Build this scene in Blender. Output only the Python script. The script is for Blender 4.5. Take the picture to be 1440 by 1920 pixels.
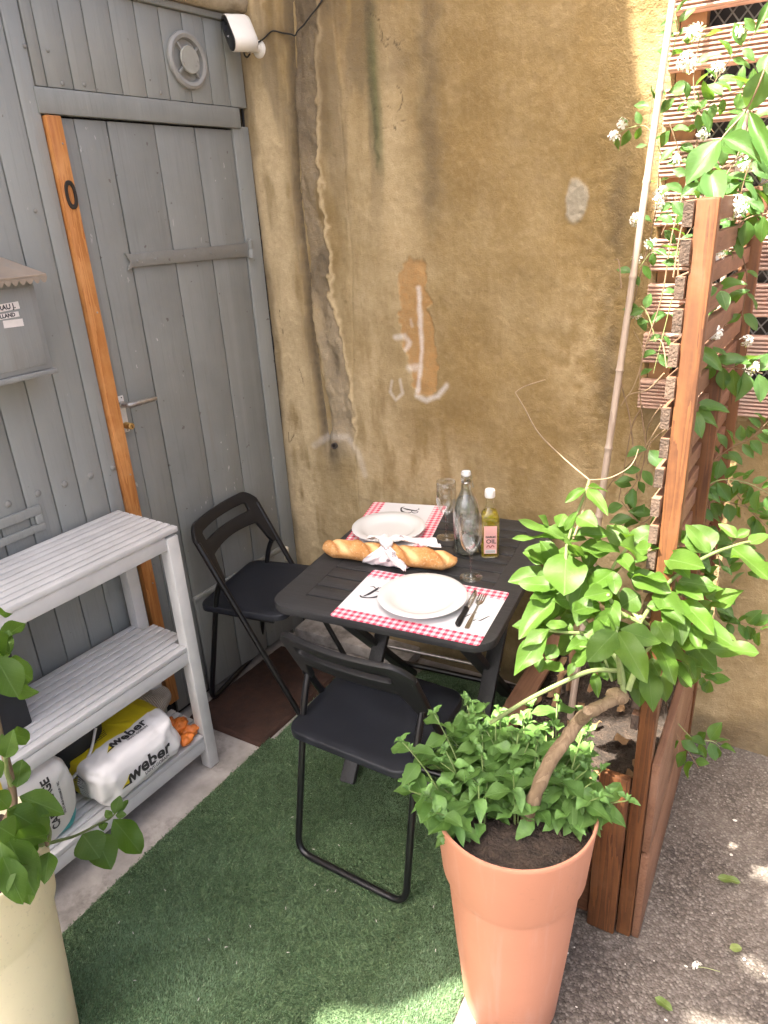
import bpy, bmesh, math, random
import numpy as np
from mathutils import Matrix, Vector, noise as mnoise
from mathutils.bvhtree import BVHTree

for o in list(bpy.data.objects):
    bpy.data.objects.remove(o, do_unlink=True)
scene = bpy.context.scene
COL = scene.collection
R = math.radians

# ------------------------------------------------------------------ camera
CAM = Vector((1.79, -2.22, 1.75))
YAW, PITCH, ROLL, FPX = R(-31.04), R(23.14), R(-3.256), 1332.7
_cy, _sy, _cp, _sp = math.cos(YAW), math.sin(YAW), math.cos(PITCH), math.sin(PITCH)
FWD = Vector((_sy * _cp, _cy * _cp, -_sp))
_r = Vector((_cy, -_sy, 0)); _u = _r.cross(FWD)
RGT = _r * math.cos(ROLL) + _u * math.sin(ROLL)
UPV = -_r * math.sin(ROLL) + _u * math.cos(ROLL)
cam_data = bpy.data.cameras.new('camera')
cam = bpy.data.objects.new('camera', cam_data)
COL.objects.link(cam)
cam_data.sensor_fit = 'VERTICAL'
cam_data.sensor_height = 36.0
cam_data.lens = FPX / 1920 * 36
cam_data.clip_start = 0.02
cam_data.clip_end = 800
mw = Matrix((RGT, UPV, -FWD)).transposed().to_4x4()
mw.translation = CAM
cam.matrix_world = mw
scene.camera = cam

# ------------------------------------------------------------------ sky, sun, exposure
SUN_K = Vector((-0.22, -0.50, 1.0))          # direction towards the sun
SUN_EL = math.atan2(1.0, math.hypot(SUN_K.x, SUN_K.y))
SUN_AZ = math.atan2(SUN_K.x, SUN_K.y)        # clockwise from +Y
world = bpy.data.worlds.new('World')
scene.world = world
world.use_nodes = True
wn = world.node_tree
wn.nodes.clear()
_sky = wn.nodes.new('ShaderNodeTexSky')
_sky.sky_type = 'NISHITA'
_sky.sun_disc = False
_sky.sun_elevation = SUN_EL
_sky.sun_rotation = SUN_AZ
_sky.air_density = 0.55
_sky.dust_density = 10.0
_sky.ozone_density = 1.0
_bg = wn.nodes.new('ShaderNodeBackground')
_bg.inputs['Strength'].default_value = 0.09
_ow = wn.nodes.new('ShaderNodeOutputWorld')
wn.links.new(_sky.outputs[0], _bg.inputs[0])
wn.links.new(_bg.outputs[0], _ow.inputs[0])
sun_data = bpy.data.lights.new('sun', 'SUN')
sun_data.energy = 4.0
sun_data.angle = R(0.5)
sun_data.color = (1.0, 0.93, 0.82)
sun = bpy.data.objects.new('sun', sun_data)
COL.objects.link(sun)
sun.location = (-2, -4, 9)
sun.rotation_euler = (-SUN_K).to_track_quat('-Z', 'Y').to_euler()
scene.view_settings.view_transform = 'Standard'
scene.view_settings.look = 'None'
scene.view_settings.gamma = 1.0
scene.view_settings.use_curve_mapping = False
scene.view_settings.exposure = 3.0
scene.cycles.use_denoising = True
scene.cycles.max_bounces = 7
scene.cycles.diffuse_bounces = 4
scene.cycles.glossy_bounces = 3
scene.cycles.transmission_bounces = 6
scene.cycles.transparent_max_bounces = 10
scene.cycles.use_adaptive_sampling = True
scene.cycles.adaptive_threshold = 0.03

# ------------------------------------------------------------------ helpers
rng = random.Random(7)
nrg = np.random.default_rng(11)
WM = {}                                       # world matrix of every object by name

def at(px, py, y=None, z=None, x=None):
    """a point of the place seen at full-size picture position px, py on the plane y=, z= or x="""
    d = FWD + RGT * ((px - 720) / FPX) - UPV * ((py - 960) / FPX)
    if z is not None: k = (z - CAM.z) / d.z
    elif x is not None: k = (x - CAM.x) / d.x
    else: k = (y - CAM.y) / d.y
    return CAM + d * k

def T(x, y, z): return Matrix.Translation((x, y, z))
def RZ(a): return Matrix.Rotation(R(a), 4, 'Z')
def RX(a): return Matrix.Rotation(R(a), 4, 'X')
def RY(a): return Matrix.Rotation(R(a), 4, 'Y')

def empty(name, label, cat, M=None, group=None):
    o = bpy.data.objects.new(name, None)
    o.empty_display_size = 0.05
    COL.objects.link(o)
    M = M or Matrix()
    o.matrix_basis = M
    WM[o.name] = M.copy()
    tag(o, label, cat, group)
    return o

def tag(o, label, cat, group=None):
    o['label'] = label; o['category'] = cat
    if group: o['group'] = group
    return o

def link(name, me, mat, parent=None, M=None, local=False):
    """one mesh object; M is a world matrix, or relative to the parent when local"""
    o = bpy.data.objects.new(name, me)
    COL.objects.link(o)
    M = M or Matrix()
    if mat is not None and len(me.materials) == 0:
        me.materials.append(mat)
    if parent is not None:
        o.parent = parent
        P = WM[parent.name]
        Mw = P @ M if local else M
        o.matrix_basis = P.inverted() @ Mw
    else:
        Mw = M
        o.matrix_basis = M
    WM[o.name] = Mw.copy()
    return o

def struct(o):
    o['kind'] = 'structure'; return o

def smooth(me, angle=40):
    me.polygons.foreach_set('use_smooth', [True] * len(me.polygons))
    try:
        me.set_sharp_from_angle(angle=R(angle))
    except Exception:
        pass
    return me

def np_mesh(name, V, F, sm=True):
    """fast mesh from numpy arrays; F is (n,3) or (n,4)"""
    V = np.asarray(V, dtype=np.float32); F = np.asarray(F, dtype=np.int32)
    me = bpy.data.meshes.new(name)
    me.vertices.add(len(V)); me.vertices.foreach_set('co', V.ravel())
    k = F.shape[1]
    me.loops.add(F.size); me.loops.foreach_set('vertex_index', F.ravel())
    me.polygons.add(len(F))
    me.polygons.foreach_set('loop_start', np.arange(0, F.size, k, dtype=np.int32))
    me.polygons.foreach_set('loop_total', np.full(len(F), k, dtype=np.int32))
    if sm: me.polygons.foreach_set('use_smooth', np.ones(len(F), dtype=bool))
    me.update(calc_edges=True)
    return me

def attr(me, name, a):
    at_ = me.attributes.new(name, 'FLOAT', 'POINT')
    at_.data.foreach_set('value', np.asarray(a, dtype=np.float32).ravel())

def bevelled(me, w, seg=2, ang=30):
    bm = bmesh.new(); bm.from_mesh(me)
    es = [e for e in bm.edges if len(e.link_faces) == 2 and e.calc_face_angle(0) > R(ang)]
    if es and w > 0:
        bmesh.ops.bevel(bm, geom=es, offset=w, segments=seg, affect='EDGES', profile=0.5, clamp_overlap=True)
    bmesh.ops.recalc_face_normals(bm, faces=bm.faces)
    bm.to_mesh(me); bm.free()
    return smooth(me, 35)

class MB:
    """collects shapes into one mesh"""
    def __init__(s): s.v = []; s.f = []
    def add(s, V, F):
        b = len(s.v); s.v += [tuple(p) for p in V]; s.f += [tuple(i + b for i in q) for q in F]; return s
    def box(s, x0, x1, y0, y1, z0, z1, M=None):
        V = [Vector(p) for p in ((x0,y0,z0),(x1,y0,z0),(x1,y1,z0),(x0,y1,z0),(x0,y0,z1),(x1,y0,z1),(x1,y1,z1),(x0,y1,z1))]
        if M: V = [M @ p for p in V]
        return s.add(V, [(0,3,2,1),(4,5,6,7),(0,1,5,4),(1,2,6,5),(2,3,7,6),(3,0,4,7)])
    def bar(s, a, b, w, h, up=Vector((0,0,1))):
        a = Vector(a); b = Vector(b); d = (b - a).normalized(); x = d.cross(up).normalized(); u = x.cross(d)
        V = []
        for p in (a, b):
            for i, j in ((-1,-1),(1,-1),(1,1),(-1,1)): V.append(p + x * (i*w/2) + u * (j*h/2))
        return s.add(V, [(0,1,2,3),(7,6,5,4),(0,4,5,1),(1,5,6,2),(2,6,7,3),(3,7,4,0)])
    def tube(s, P, r, n=10, caps=True, flat=1.0):
        P = [Vector(p) for p in P]
        rr = r if isinstance(r, (list, tuple)) else [r] * len(P)
        V = []; F = []; ref = None
        for i, p in enumerate(P):
            d = (P[min(i+1, len(P)-1)] - P[max(i-1, 0)]).normalized()
            if ref is None:
                ref = d.orthogonal().normalized()
            ref = (ref - d * ref.dot(d)).normalized(); b = d.cross(ref)
            for k in range(n):
                a = 2*math.pi*k/n
                V.append(p + (ref * math.cos(a) + b * (math.sin(a) * flat)) * rr[i])
        for i in range(len(P)-1):
            for k in range(n):
                F.append((i*n+k, i*n+(k+1)%n, (i+1)*n+(k+1)%n, (i+1)*n+k))
        if caps:
            F.append(tuple(range(n-1, -1, -1))); F.append(tuple(range((len(P)-1)*n, len(P)*n)))
        return s.add(V, F)
    def lathe(s, prof, n=40, M=None, jitter=0):
        V = []; F = []
        for (r, z) in prof:
            for k in range(n):
                a = 2*math.pi*k/n
                V.append(Vector((r*math.cos(a), r*math.sin(a), z)))
        if M: V = [M @ p for p in V]
        m = len(prof)
        for i in range(m-1):
            for k in range(n):
                F.append((i*n+k, i*n+(k+1)%n, (i+1)*n+(k+1)%n, (i+1)*n+k))
        if prof[0][0] > 1e-6: F.append(tuple(range(n-1, -1, -1)))
        if prof[-1][0] > 1e-6: F.append(tuple(range((m-1)*n, m*n)))
        return s.add(V, F)
    def prism(s, poly, z0, z1, M=None):
        n = len(poly)
        V = [Vector((p[0], p[1], z0)) for p in poly] + [Vector((p[0], p[1], z1)) for p in poly]
        if M: V = [M @ p for p in V]
        F = [tuple(range(n-1, -1, -1)), tuple(range(n, 2*n))] + [(i, (i+1) % n, n+(i+1) % n, n+i) for i in range(n)]
        return s.add(V, F)
    def ball(s, c, r, n=10, m=7, sc=(1,1,1)):
        V = []; F = []
        for i in range(m+1):
            t = math.pi*i/m
            for k in range(n):
                a = 2*math.pi*k/n
                V.append((c[0]+r*sc[0]*math.sin(t)*math.cos(a), c[1]+r*sc[1]*math.sin(t)*math.sin(a), c[2]+r*sc[2]*math.cos(t)))
        for i in range(m):
            for k in range(n): F.append((i*n+k, (i+1)*n+k, (i+1)*n+(k+1)%n, i*n+(k+1)%n))
        return s.add(V, F)
    def mesh(s, name='m', bev=0, seg=2, sm=True, ang=40):
        me = bpy.data.meshes.new(name)
        me.from_pydata([tuple(p) for p in s.v], [], s.f)
        me.validate()
        if bev: bevelled(me, bev, seg)
        else:
            bm = bmesh.new(); bm.from_mesh(me)
            bmesh.ops.remove_doubles(bm, verts=bm.verts, dist=1e-7)
            bmesh.ops.recalc_face_normals(bm, faces=bm.faces)
            bm.to_mesh(me); bm.free()
            if sm: smooth(me, ang)
        return me

def fillet(P, r, n=6):
    """round the inner corners of a polyline"""
    P = [Vector(p) for p in P]; out = [P[0]]
    for i in range(1, len(P)-1):
        a = (P[i-1]-P[i]); b = (P[i+1]-P[i])
        k = min(r, a.length*.49, b.length*.49)
        p0 = P[i] + a.normalized()*k; p1 = P[i] + b.normalized()*k
        for j in range(n+1):
            t = j/n
            out.append(p0*(1-t)**2 + P[i]*2*t*(1-t) + p1*t*t)
    out.append(P[-1]); return out

def catmull(P, n=8):
    P = [Vector(p) for p in P]; Q = [P[0]*2-P[1]] + P + [P[-1]*2-P[-2]]; out = []
    for i in range(1, len(Q)-2):
        for j in range(n):
            t = j/n; a, b, c, d = Q[i-1], Q[i], Q[i+1], Q[i+2]
            out.append(.5*((2*b)+(c-a)*t+(2*a-5*b+4*c-d)*t*t+(3*b-a-3*c+d)*t**3))
    out.append(P[-1]); return out

def rrect(w, h, r, n=6, cx=0, cy=0):
    out = []
    for sx, sy, a0 in ((1,1,0),(-1,1,90),(-1,-1,180),(1,-1,270)):
        for j in range(n+1):
            a = R(a0 + 90*j/n)
            out.append((cx+sx*(w/2-r)+r*math.cos(a), cy+sy*(h/2-r)+r*math.sin(a)))
    return out

def ring_plate(outer, holes, z0, z1, bev=0.0, name='m'):
    bm = bmesh.new(); es = []
    for lp in [outer]+holes:
        vs = [bm.verts.new((p[0], p[1], z0)) for p in lp]
        for i in range(len(vs)): es.append(bm.edges.new((vs[i], vs[(i+1) % len(vs)])))
    bmesh.ops.triangle_fill(bm, use_beauty=True, use_dissolve=False, edges=es)
    ret = bmesh.ops.extrude_face_region(bm, geom=list(bm.faces))
    vs = [g for g in ret['geom'] if isinstance(g, bmesh.types.BMVert)]
    bmesh.ops.translate(bm, verts=vs, vec=(0, 0, z1-z0))
    bmesh.ops.recalc_face_normals(bm, faces=bm.faces)
    me = bpy.data.meshes.new(name); bm.to_mesh(me); bm.free()
    if bev: bevelled(me, bev, 2, 50)
    else: smooth(me, 35)
    return me

# numpy value noise
def _hash(i, j, s):
    n = (i.astype(np.int64)*374761393 + j.astype(np.int64)*668265263 + s*1274126177) & 0xffffffff
    n = ((n ^ (n >> 13))*1274126177) & 0xffffffff
    return ((n ^ (n >> 16)) & 0xffff)/65535.0
def vnoise(u, v, s=0):
    i = np.floor(u); j = np.floor(v); a = u-i; b = v-j
    a = a*a*(3-2*a); b = b*b*(3-2*b)
    return (_hash(i,j,s)*(1-a)+_hash(i+1,j,s)*a)*(1-b) + (_hash(i,j+1,s)*(1-a)+_hash(i+1,j+1,s)*a)*b
def fbm(u, v, oct=4, s=0, g=.5):
    t = 0; w = 1; tot = 0
    for k in range(oct):
        t = t + w*vnoise(u*2**k+17.3*k, v*2**k+5.1*k, s+k); tot += w; w *= g
    return t/tot
def sstep(a, b, x):
    t = np.clip((x-a)/(b-a), 0, 1); return t*t*(3-2*t)

# ------------------------------------------------------------------ materials
def nd(t, typ, ins=None, **props):
    n = t.nodes.new('ShaderNode'+typ)
    for k, v in props.items(): setattr(n, k, v)
    for k, v in (ins or {}).items():
        s = n.inputs[k]
        if isinstance(v, bpy.types.NodeSocket): t.links.new(v, s)
        else:
            if isinstance(v, tuple) and len(v) == 3 and s.type == 'RGBA': v = v+(1,)
            s.default_value = v
    return n
def mth(t, op, a, b=0.0, c=None):
    ins = {0: a, 1: b}
    if c is not None: ins[2] = c
    return nd(t, 'Math', ins, operation=op).outputs[0]
def mixc(t, f, a, b):
    n = nd(t, 'Mix', {}, data_type='RGBA')
    for idx, v in ((0, f), (6, a), (7, b)):
        s = n.inputs[idx]
        if isinstance(v, bpy.types.NodeSocket): t.links.new(v, s)
        else: s.default_value = (v+(1,)) if isinstance(v, tuple) and len(v) == 3 else v
    return n.outputs[2]
def ramp(t, f, stops):
    n = nd(t, 'ValToRGB', {0: f}); e = n.color_ramp.elements
    while len(e) < len(stops): e.new(.5)
    for i, (p, c) in enumerate(stops):
        e[i].position = p; e[i].color = (c+(1,)) if isinstance(c, tuple) else (c, c, c, 1)
    return n.outputs[0]
def newmat(name):
    m = bpy.data.materials.new(name); m.use_nodes = True
    t = m.node_tree; t.nodes.clear()
    out = nd(t, 'OutputMaterial'); b = nd(t, 'BsdfPrincipled')
    t.links.new(b.outputs[0], out.inputs[0])
    return m, t, b, out
def ocoord(t, scale=(1,1,1), kind='Object'):
    tc = nd(t, 'TexCoord')
    return nd(t, 'Mapping', {'Vector': tc.outputs[kind], 'Scale': scale}).outputs[0]
def setb(t, b, **kw):
    names = {'col': 'Base Color', 'rough': 'Roughness', 'metal': 'Metallic', 'spec': 'Specular IOR Level', 'normal': 'Normal', 'trans': 'Transmission Weight', 'ior': 'IOR', 'sheen': 'Sheen Weight', 'coat': 'Coat Weight', 'sss': 'Subsurface Weight'}
    for k, v in kw.items():
        s = b.inputs[names[k]]
        if isinstance(v, bpy.types.NodeSocket): t.links.new(v, s)
        else: s.default_value = (v+(1,)) if isinstance(v, tuple) and len(v) == 3 else v
def plain(name, col, rough=.5, var=.12, nscale=14, bump=.15, bscale=120, bdist=.001, metal=0.0, spec=.5, scale=(1,1,1), dirt=None, rvar=.1):
    """mottled, slightly uneven surface of one colour"""
    m, t, b, out = newmat(name)
    v = ocoord(t, scale)
    n1 = nd(t, 'TexNoise', {'Vector': v, 'Scale': nscale, 'Detail': 4.0, 'Roughness': .6})
    hi = tuple(min(1, c*(1+var)) for c in col); lo = tuple(c*(1-var) for c in col)
    oi = nd(t, 'ObjectInfo')
    f = mth(t, 'ADD', n1.outputs[0], mth(t, 'MULTIPLY_ADD', oi.outputs['Random'], .3, -.15))
    c = ramp(t, f, [(.3, lo), (.7, hi)])
    if dirt:
        n3 = nd(t, 'TexNoise', {'Vector': v, 'Scale': dirt[1], 'Detail': 8.0, 'Roughness': .7})
        c = mixc(t, mth(t, 'MULTIPLY', ramp(t, n3.outputs[0], [(dirt[2], 0.0), (dirt[2]+.15, 1.0)]), dirt[3]), c, dirt[0])
    n2 = nd(t, 'TexNoise', {'Vector': v, 'Scale': bscale, 'Detail': 2.0})
    bp = nd(t, 'Bump', {'Height': n2.outputs[0], 'Strength': bump, 'Distance': bdist})
    r = mth(t, 'MULTIPLY_ADD', n1.outputs[0], rvar*2, rough-rvar)
    setb(t, b, col=c, rough=r, normal=bp.outputs[0], metal=metal, spec=spec)
    return m
def wood(name, c1, c2, axis=2, rough=.55, gscale=1.0, dirt=None, bump=.35, c3=None):
    """grain running along one local axis"""
    m, t, b, out = newmat(name)
    sc = [22*gscale]*3; sc[axis] = 1.1*gscale
    oi = nd(t, 'ObjectInfo')
    tc = nd(t, 'TexCoord')
    off = nd(t, 'CombineXYZ', {0: mth(t, 'MULTIPLY', oi.outputs['Random'], 9.0), 1: mth(t, 'MULTIPLY', oi.outputs['Random'], 5.0), 2: mth(t, 'MULTIPLY', oi.outputs['Random'], 7.0)})
    vv = nd(t, 'VectorMath', {0: tc.outputs['Object'], 1: off.outputs[0]}, operation='ADD').outputs[0]
    v = nd(t, 'Mapping', {'Vector': vv, 'Scale': tuple(sc)}).outputs[0]
    n1 = nd(t, 'TexNoise', {'Vector': v, 'Scale': 1.6, 'Detail': 4.0, 'Distortion': .6})
    rings = mth(t, 'FRACT', mth(t, 'MULTIPLY', n1.outputs[0], 7.0))
    fine = nd(t, 'TexNoise', {'Vector': v, 'Scale': 9.0, 'Detail': 6.0, 'Roughness': .7})
    g = mth(t, 'ADD', mth(t, 'MULTIPLY', rings, .55), mth(t, 'MULTIPLY', fine.outputs[0], .5))
    c = ramp(t, g, [(.15, c2), (.5, tuple((a+b_)/2 for a, b_ in zip(c1, c2))), (.85, c1)])
    n3 = nd(t, 'TexNoise', {'Vector': vv, 'Scale': 7.0, 'Detail': 6.0, 'Roughness': .65})
    if c3: c = mixc(t, ramp(t, n3.outputs[0], [(.45, 0.0), (.7, .8)]), c, c3)
    c = mixc(t, mth(t, 'MULTIPLY_ADD', oi.outputs['Random'], .25, 0.0), c, tuple(x*.6 for x in c2))
    if dirt:
        c = mixc(t, mth(t, 'MULTIPLY', ramp(t, n3.outputs[0], [(dirt[1], 0.0), (dirt[1]+.2, 1.0)]), dirt[2]), c, dirt[0])
    bp = nd(t, 'Bump', {'Height': g, 'Strength': bump, 'Distance': .0015})
    setb(t, b, col=c, rough=rough, normal=bp.outputs[0], spec=.35)
    return m
def leafmat(name, top, under, vein, rough=.38, trans=.35, tcol=None, edge=None, spec=.5):
    m, t, b, out = newmat(name)
    tc = nd(t, 'TexCoord'); sp = nd(t, 'SeparateXYZ', {0: tc.outputs['Object']})
    ax = mth(t, 'ABSOLUTE', sp.outputs[0])
    oi = nd(t, 'ObjectInfo')
    nz = nd(t, 'TexNoise', {'Vector': tc.outputs['Object'], 'Scale': 3.5, 'Detail': 5.0})
    col = mixc(t, mth(t, 'MULTIPLY_ADD', nz.outputs[0], .9, -.15), top, tuple(c*.6 for c in top))
    col = mixc(t, mth(t, 'MULTIPLY', oi.outputs['Random'], .6), col, under)
    col = mixc(t, mth(t, 'MULTIPLY', mth(t, 'GREATER_THAN', mth(t, 'FRACT', mth(t, 'MULTIPLY', oi.outputs['Random'], 7.13)), .78), .4), col, tuple(c*.55 for c in top))
    blot = nd(t, 'TexNoise', {'Vector': tc.outputs['Object'], 'Scale': 11.0, 'Detail': 2.0})
    col = mixc(t, mth(t, 'MULTIPLY', ramp(t, blot.outputs[0], [(.66, 0.0), (.72, 1.0)]), .3), col, vein)
    mid = mth(t, 'SUBTRACT', 1.0, nd(t, 'MapRange', {0: ax, 1: .005, 2: .03}).outputs[0])
    vp = mth(t, 'FRACT', mth(t, 'MULTIPLY', mth(t, 'SUBTRACT', sp.outputs[1], mth(t, 'MULTIPLY', ax, .8)), 8.0))
    vs = mth(t, 'LESS_THAN', vp, .11)
    col = mixc(t, mth(t, 'MAXIMUM', mth(t, 'MULTIPLY', mid, .5), mth(t, 'MULTIPLY', vs, .12)), col, vein)
    geo = nd(t, 'NewGeometry')
    col2 = mixc(t, mth(t, 'MULTIPLY', geo.outputs['Backfacing'], .8), col, under)
    hgt = mth(t, 'SUBTRACT', nz.outputs[0], mth(t, 'ADD', mth(t, 'MULTIPLY', mid, .7), mth(t, 'MULTIPLY', vs, .35)))
    bp = nd(t, 'Bump', {'Height': hgt, 'Strength': .3, 'Distance': .002})
    setb(t, b, col=col2, rough=rough, normal=bp.outputs[0], spec=spec)
    tr = nd(t, 'BsdfTranslucent', {'Color': mixc(t, .5, col, tcol or tuple(min(1, c*2.2) for c in top)), 'Normal': bp.outputs[0]})
    mx = nd(t, 'MixShader', {0: trans, 1: b.outputs[0], 2: tr.outputs[0]})
    t.links.new(mx.outputs[0], out.inputs[0])
    return m

# leaf meshes: base at the origin, tip at +Y, unit width and length
def leaf_mesh(name, rows=7, cols=4, peak=.42, pw=1.0, fold=.25, arch=.25, wave=.03, seed=0, tipp=1.3, notch=0.0, twist=0.0, curl=0.0):
    rg = random.Random(seed); V = []; F = []
    ph = rg.uniform(0, 6)
    for i in range(rows+1):
        y = i/rows
        if y < peak: w = math.sin(math.pi/2*y/peak)**pw
        else: w = math.cos(math.pi/2*(y-peak)/(1-peak))**(1/tipp)
        if i == rows: w = 0.0
        w = max(w, .03 if i == 0 else 0.0)
        if i % 2 == 1: w *= 1-notch
        for k in range(cols+1):
            x = (k/cols-.5)*w
            z = fold*abs(x)*.9 - arch*y*y + wave*math.sin(7*y+ph+(2.5 if x > 0 else 0))*abs(x)*4 + twist*x*(y-.4) - curl*(abs(x)*2)**2*.3
            V.append((x, y*(1-.12*arch), z))
    n = cols+1
    for i in range(rows):
        for k in range(cols): F.append((i*n+k, i*n+k+1, (i+1)*n+k+1, (i+1)*n+k))
    me = bpy.data.meshes.new(name); me.from_pydata(V, [], F)
    bm = bmesh.new(); bm.from_mesh(me); bmesh.ops.remove_doubles(bm, verts=bm.verts, dist=1e-5); bm.to_mesh(me); bm.free()
    return smooth(me, 180)

def leaf_matrix(base, tip, width, nh):
    """a leaf from base to tip, its face turned to nh"""
    base = Vector(base); d = Vector(tip)-base; L = d.length; d.normalize()
    nh = Vector(nh); x = d.cross(nh)
    if x.length < 1e-4: x = d.orthogonal()
    x.normalize(); n = x.cross(d)
    M = Matrix(((x.x*width, d.x*L, n.x*L, base.x), (x.y*width, d.y*L, n.y*L, base.y), (x.z*width, d.z*L, n.z*L, base.z), (0,0,0,1)))
    return M

def text_mesh(body, size=1.0, offset=0.0, shear=0.0, spacing=1.0, ext=0.0):
    cu = bpy.data.curves.new('txt', 'FONT'); cu.body = body; cu.size = size; cu.offset = offset; cu.shear = shear
    cu.space_character = spacing; cu.extrude = ext; cu.resolution_u = 3; cu.align_x = 'CENTER'; cu.align_y = 'CENTER'
    o = bpy.data.objects.new('txt', cu); COL.objects.link(o)
    dg = bpy.context.evaluated_depsgraph_get()
    me = bpy.data.meshes.new_from_object(o.evaluated_get(dg))
    bpy.data.objects.remove(o, do_unlink=True); bpy.data.curves.remove(cu)
    me.materials.clear()
    return me

def ribbon(P, W, closed=False):
    """flat brush stroke in the xy plane with a width per point"""
    P = [Vector((p[0], p[1], 0)) for p in P]; V = []; F = []
    for i, p in enumerate(P):
        d = P[min(i+1, len(P)-1)]-P[max(i-1, 0)]
        d = d.normalized() if d.length > 1e-9 else Vector((1,0,0))
        n = Vector((-d.y, d.x, 0))*(W[i] if isinstance(W, (list, tuple)) else W)*.5
        V += [p+n, p-n]
    for i in range(len(P)-1): F.append((2*i, 2*i+1, 2*i+3, 2*i+2))
    return V, F
# ------------------------------------------------------------------ ground
def m_asphalt():
    m, t, b, out = newmat('asphalt')
    tc = nd(t, 'TexCoord'); v = tc.outputs['Object']
    vo = nd(t, 'TexVoronoi', {'Vector': v, 'Scale': 150.0, 'Randomness': 1.0})
    vo2 = nd(t, 'TexVoronoi', {'Vector': v, 'Scale': 70.0})
    n1 = nd(t, 'TexNoise', {'Vector': v, 'Scale': 3.0, 'Detail': 5.0, 'Roughness': .65})
    n2 = nd(t, 'TexNoise', {'Vector': v, 'Scale': 260.0, 'Detail': 1.0})
    sx = nd(t, 'SeparateXYZ', {0: vo.outputs['Color']})
    c = ramp(t, sx.outputs[0], [(.0, (.06,.05,.043)), (.5, (.115,.098,.083)), (.85, (.165,.145,.125)), (1.0, (.22,.2,.175))])
    c = mixc(t, mth(t, 'MULTIPLY', nd(t, 'MapRange', {0: vo.outputs['Distance'], 1: .25, 2: .75}).outputs[0], .55), c, (.04,.033,.028))
    c = mixc(t, mth(t, 'MULTIPLY', ramp(t, n1.outputs[0], [(.45, 0.0), (.72, 1.0)]), .5), c, (.19,.165,.14))
    c = mixc(t, mth(t, 'MULTIPLY', ramp(t, n1.outputs[0], [(.28, 1.0), (.45, 0.0)]), .5), c, (.055,.045,.042))
    h = mth(t, 'ADD', mth(t, 'MULTIPLY', vo.outputs['Distance'], -1.0), mth(t, 'ADD', mth(t, 'MULTIPLY', vo2.outputs['Distance'], -.8), mth(t, 'MULTIPLY', n2.outputs[0], .5)))
    bp = nd(t, 'Bump', {'Height': h, 'Strength': .6, 'Distance': .004})
    setb(t, b, col=c, rough=.85, normal=bp.outputs[0], spec=.25)
    return m
ASPH = m_asphalt()
def ground_mesh():
    # fine grid near the camera, then coarse quads to the horizon
    xs = np.concatenate([[-300, -60, -12, -3], np.arange(0.9, 2.6, .007), [4, 12, 60, 300]])
    ys = np.concatenate([[-300, -60, -12, -4], np.arange(-1.9, 0.06, .007), [.6, 3, 12, 60, 300]])
    X, Y = np.meshgrid(xs, ys)
    near = (X > 1.0) & (X < 2.55) & (Y > -1.85) & (Y < .03)
    Z = np.where(near, (fbm(X*60, Y*60, 3, 3)-.5)*.007 + (fbm(X*5, Y*5, 2, 9)-.5)*.008, 0.0) - .006
    n = len(xs); I = np.arange(len(xs)*len(ys)).reshape(len(ys), n)
    F = np.stack([I[:-1,:-1], I[:-1,1:], I[1:,1:], I[1:,:-1]], -1).reshape(-1, 4)
    return np_mesh('ground', np.stack([X, Y, Z], -1).reshape(-1, 3), F)
struct(link('ground', ground_mesh(), ASPH))

CONC = plain('concrete', (.30,.275,.25), .88, .28, 9, .5, 90, .004, dirt=((.13,.115,.10), 6.0, .52, .8))
def slab_mesh():
    xs = np.arange(-.35, 1.47, .012); ys = np.arange(-2.9, 0.03, .012)
    X, Y = np.meshgrid(xs, ys)
    e = 1.375 + .05*(fbm(Y*5, Y*0, 3, 5)-.5)*2
    Z = (fbm(X*9, Y*9, 4, 2)-.5)*.009 + np.where(X > e, -.02, 0.0) - .001
    n = len(xs); I = np.arange(X.size).reshape(len(ys), n)
    F = np.stack([I[:-1,:-1], I[:-1,1:], I[1:,1:], I[1:,:-1]], -1).reshape(-1, 4)
    return np_mesh('slab', np.stack([X, Y, Z], -1).reshape(-1, 3), F)
struct(link('concrete_pavement', slab_mesh(), CONC))

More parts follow.
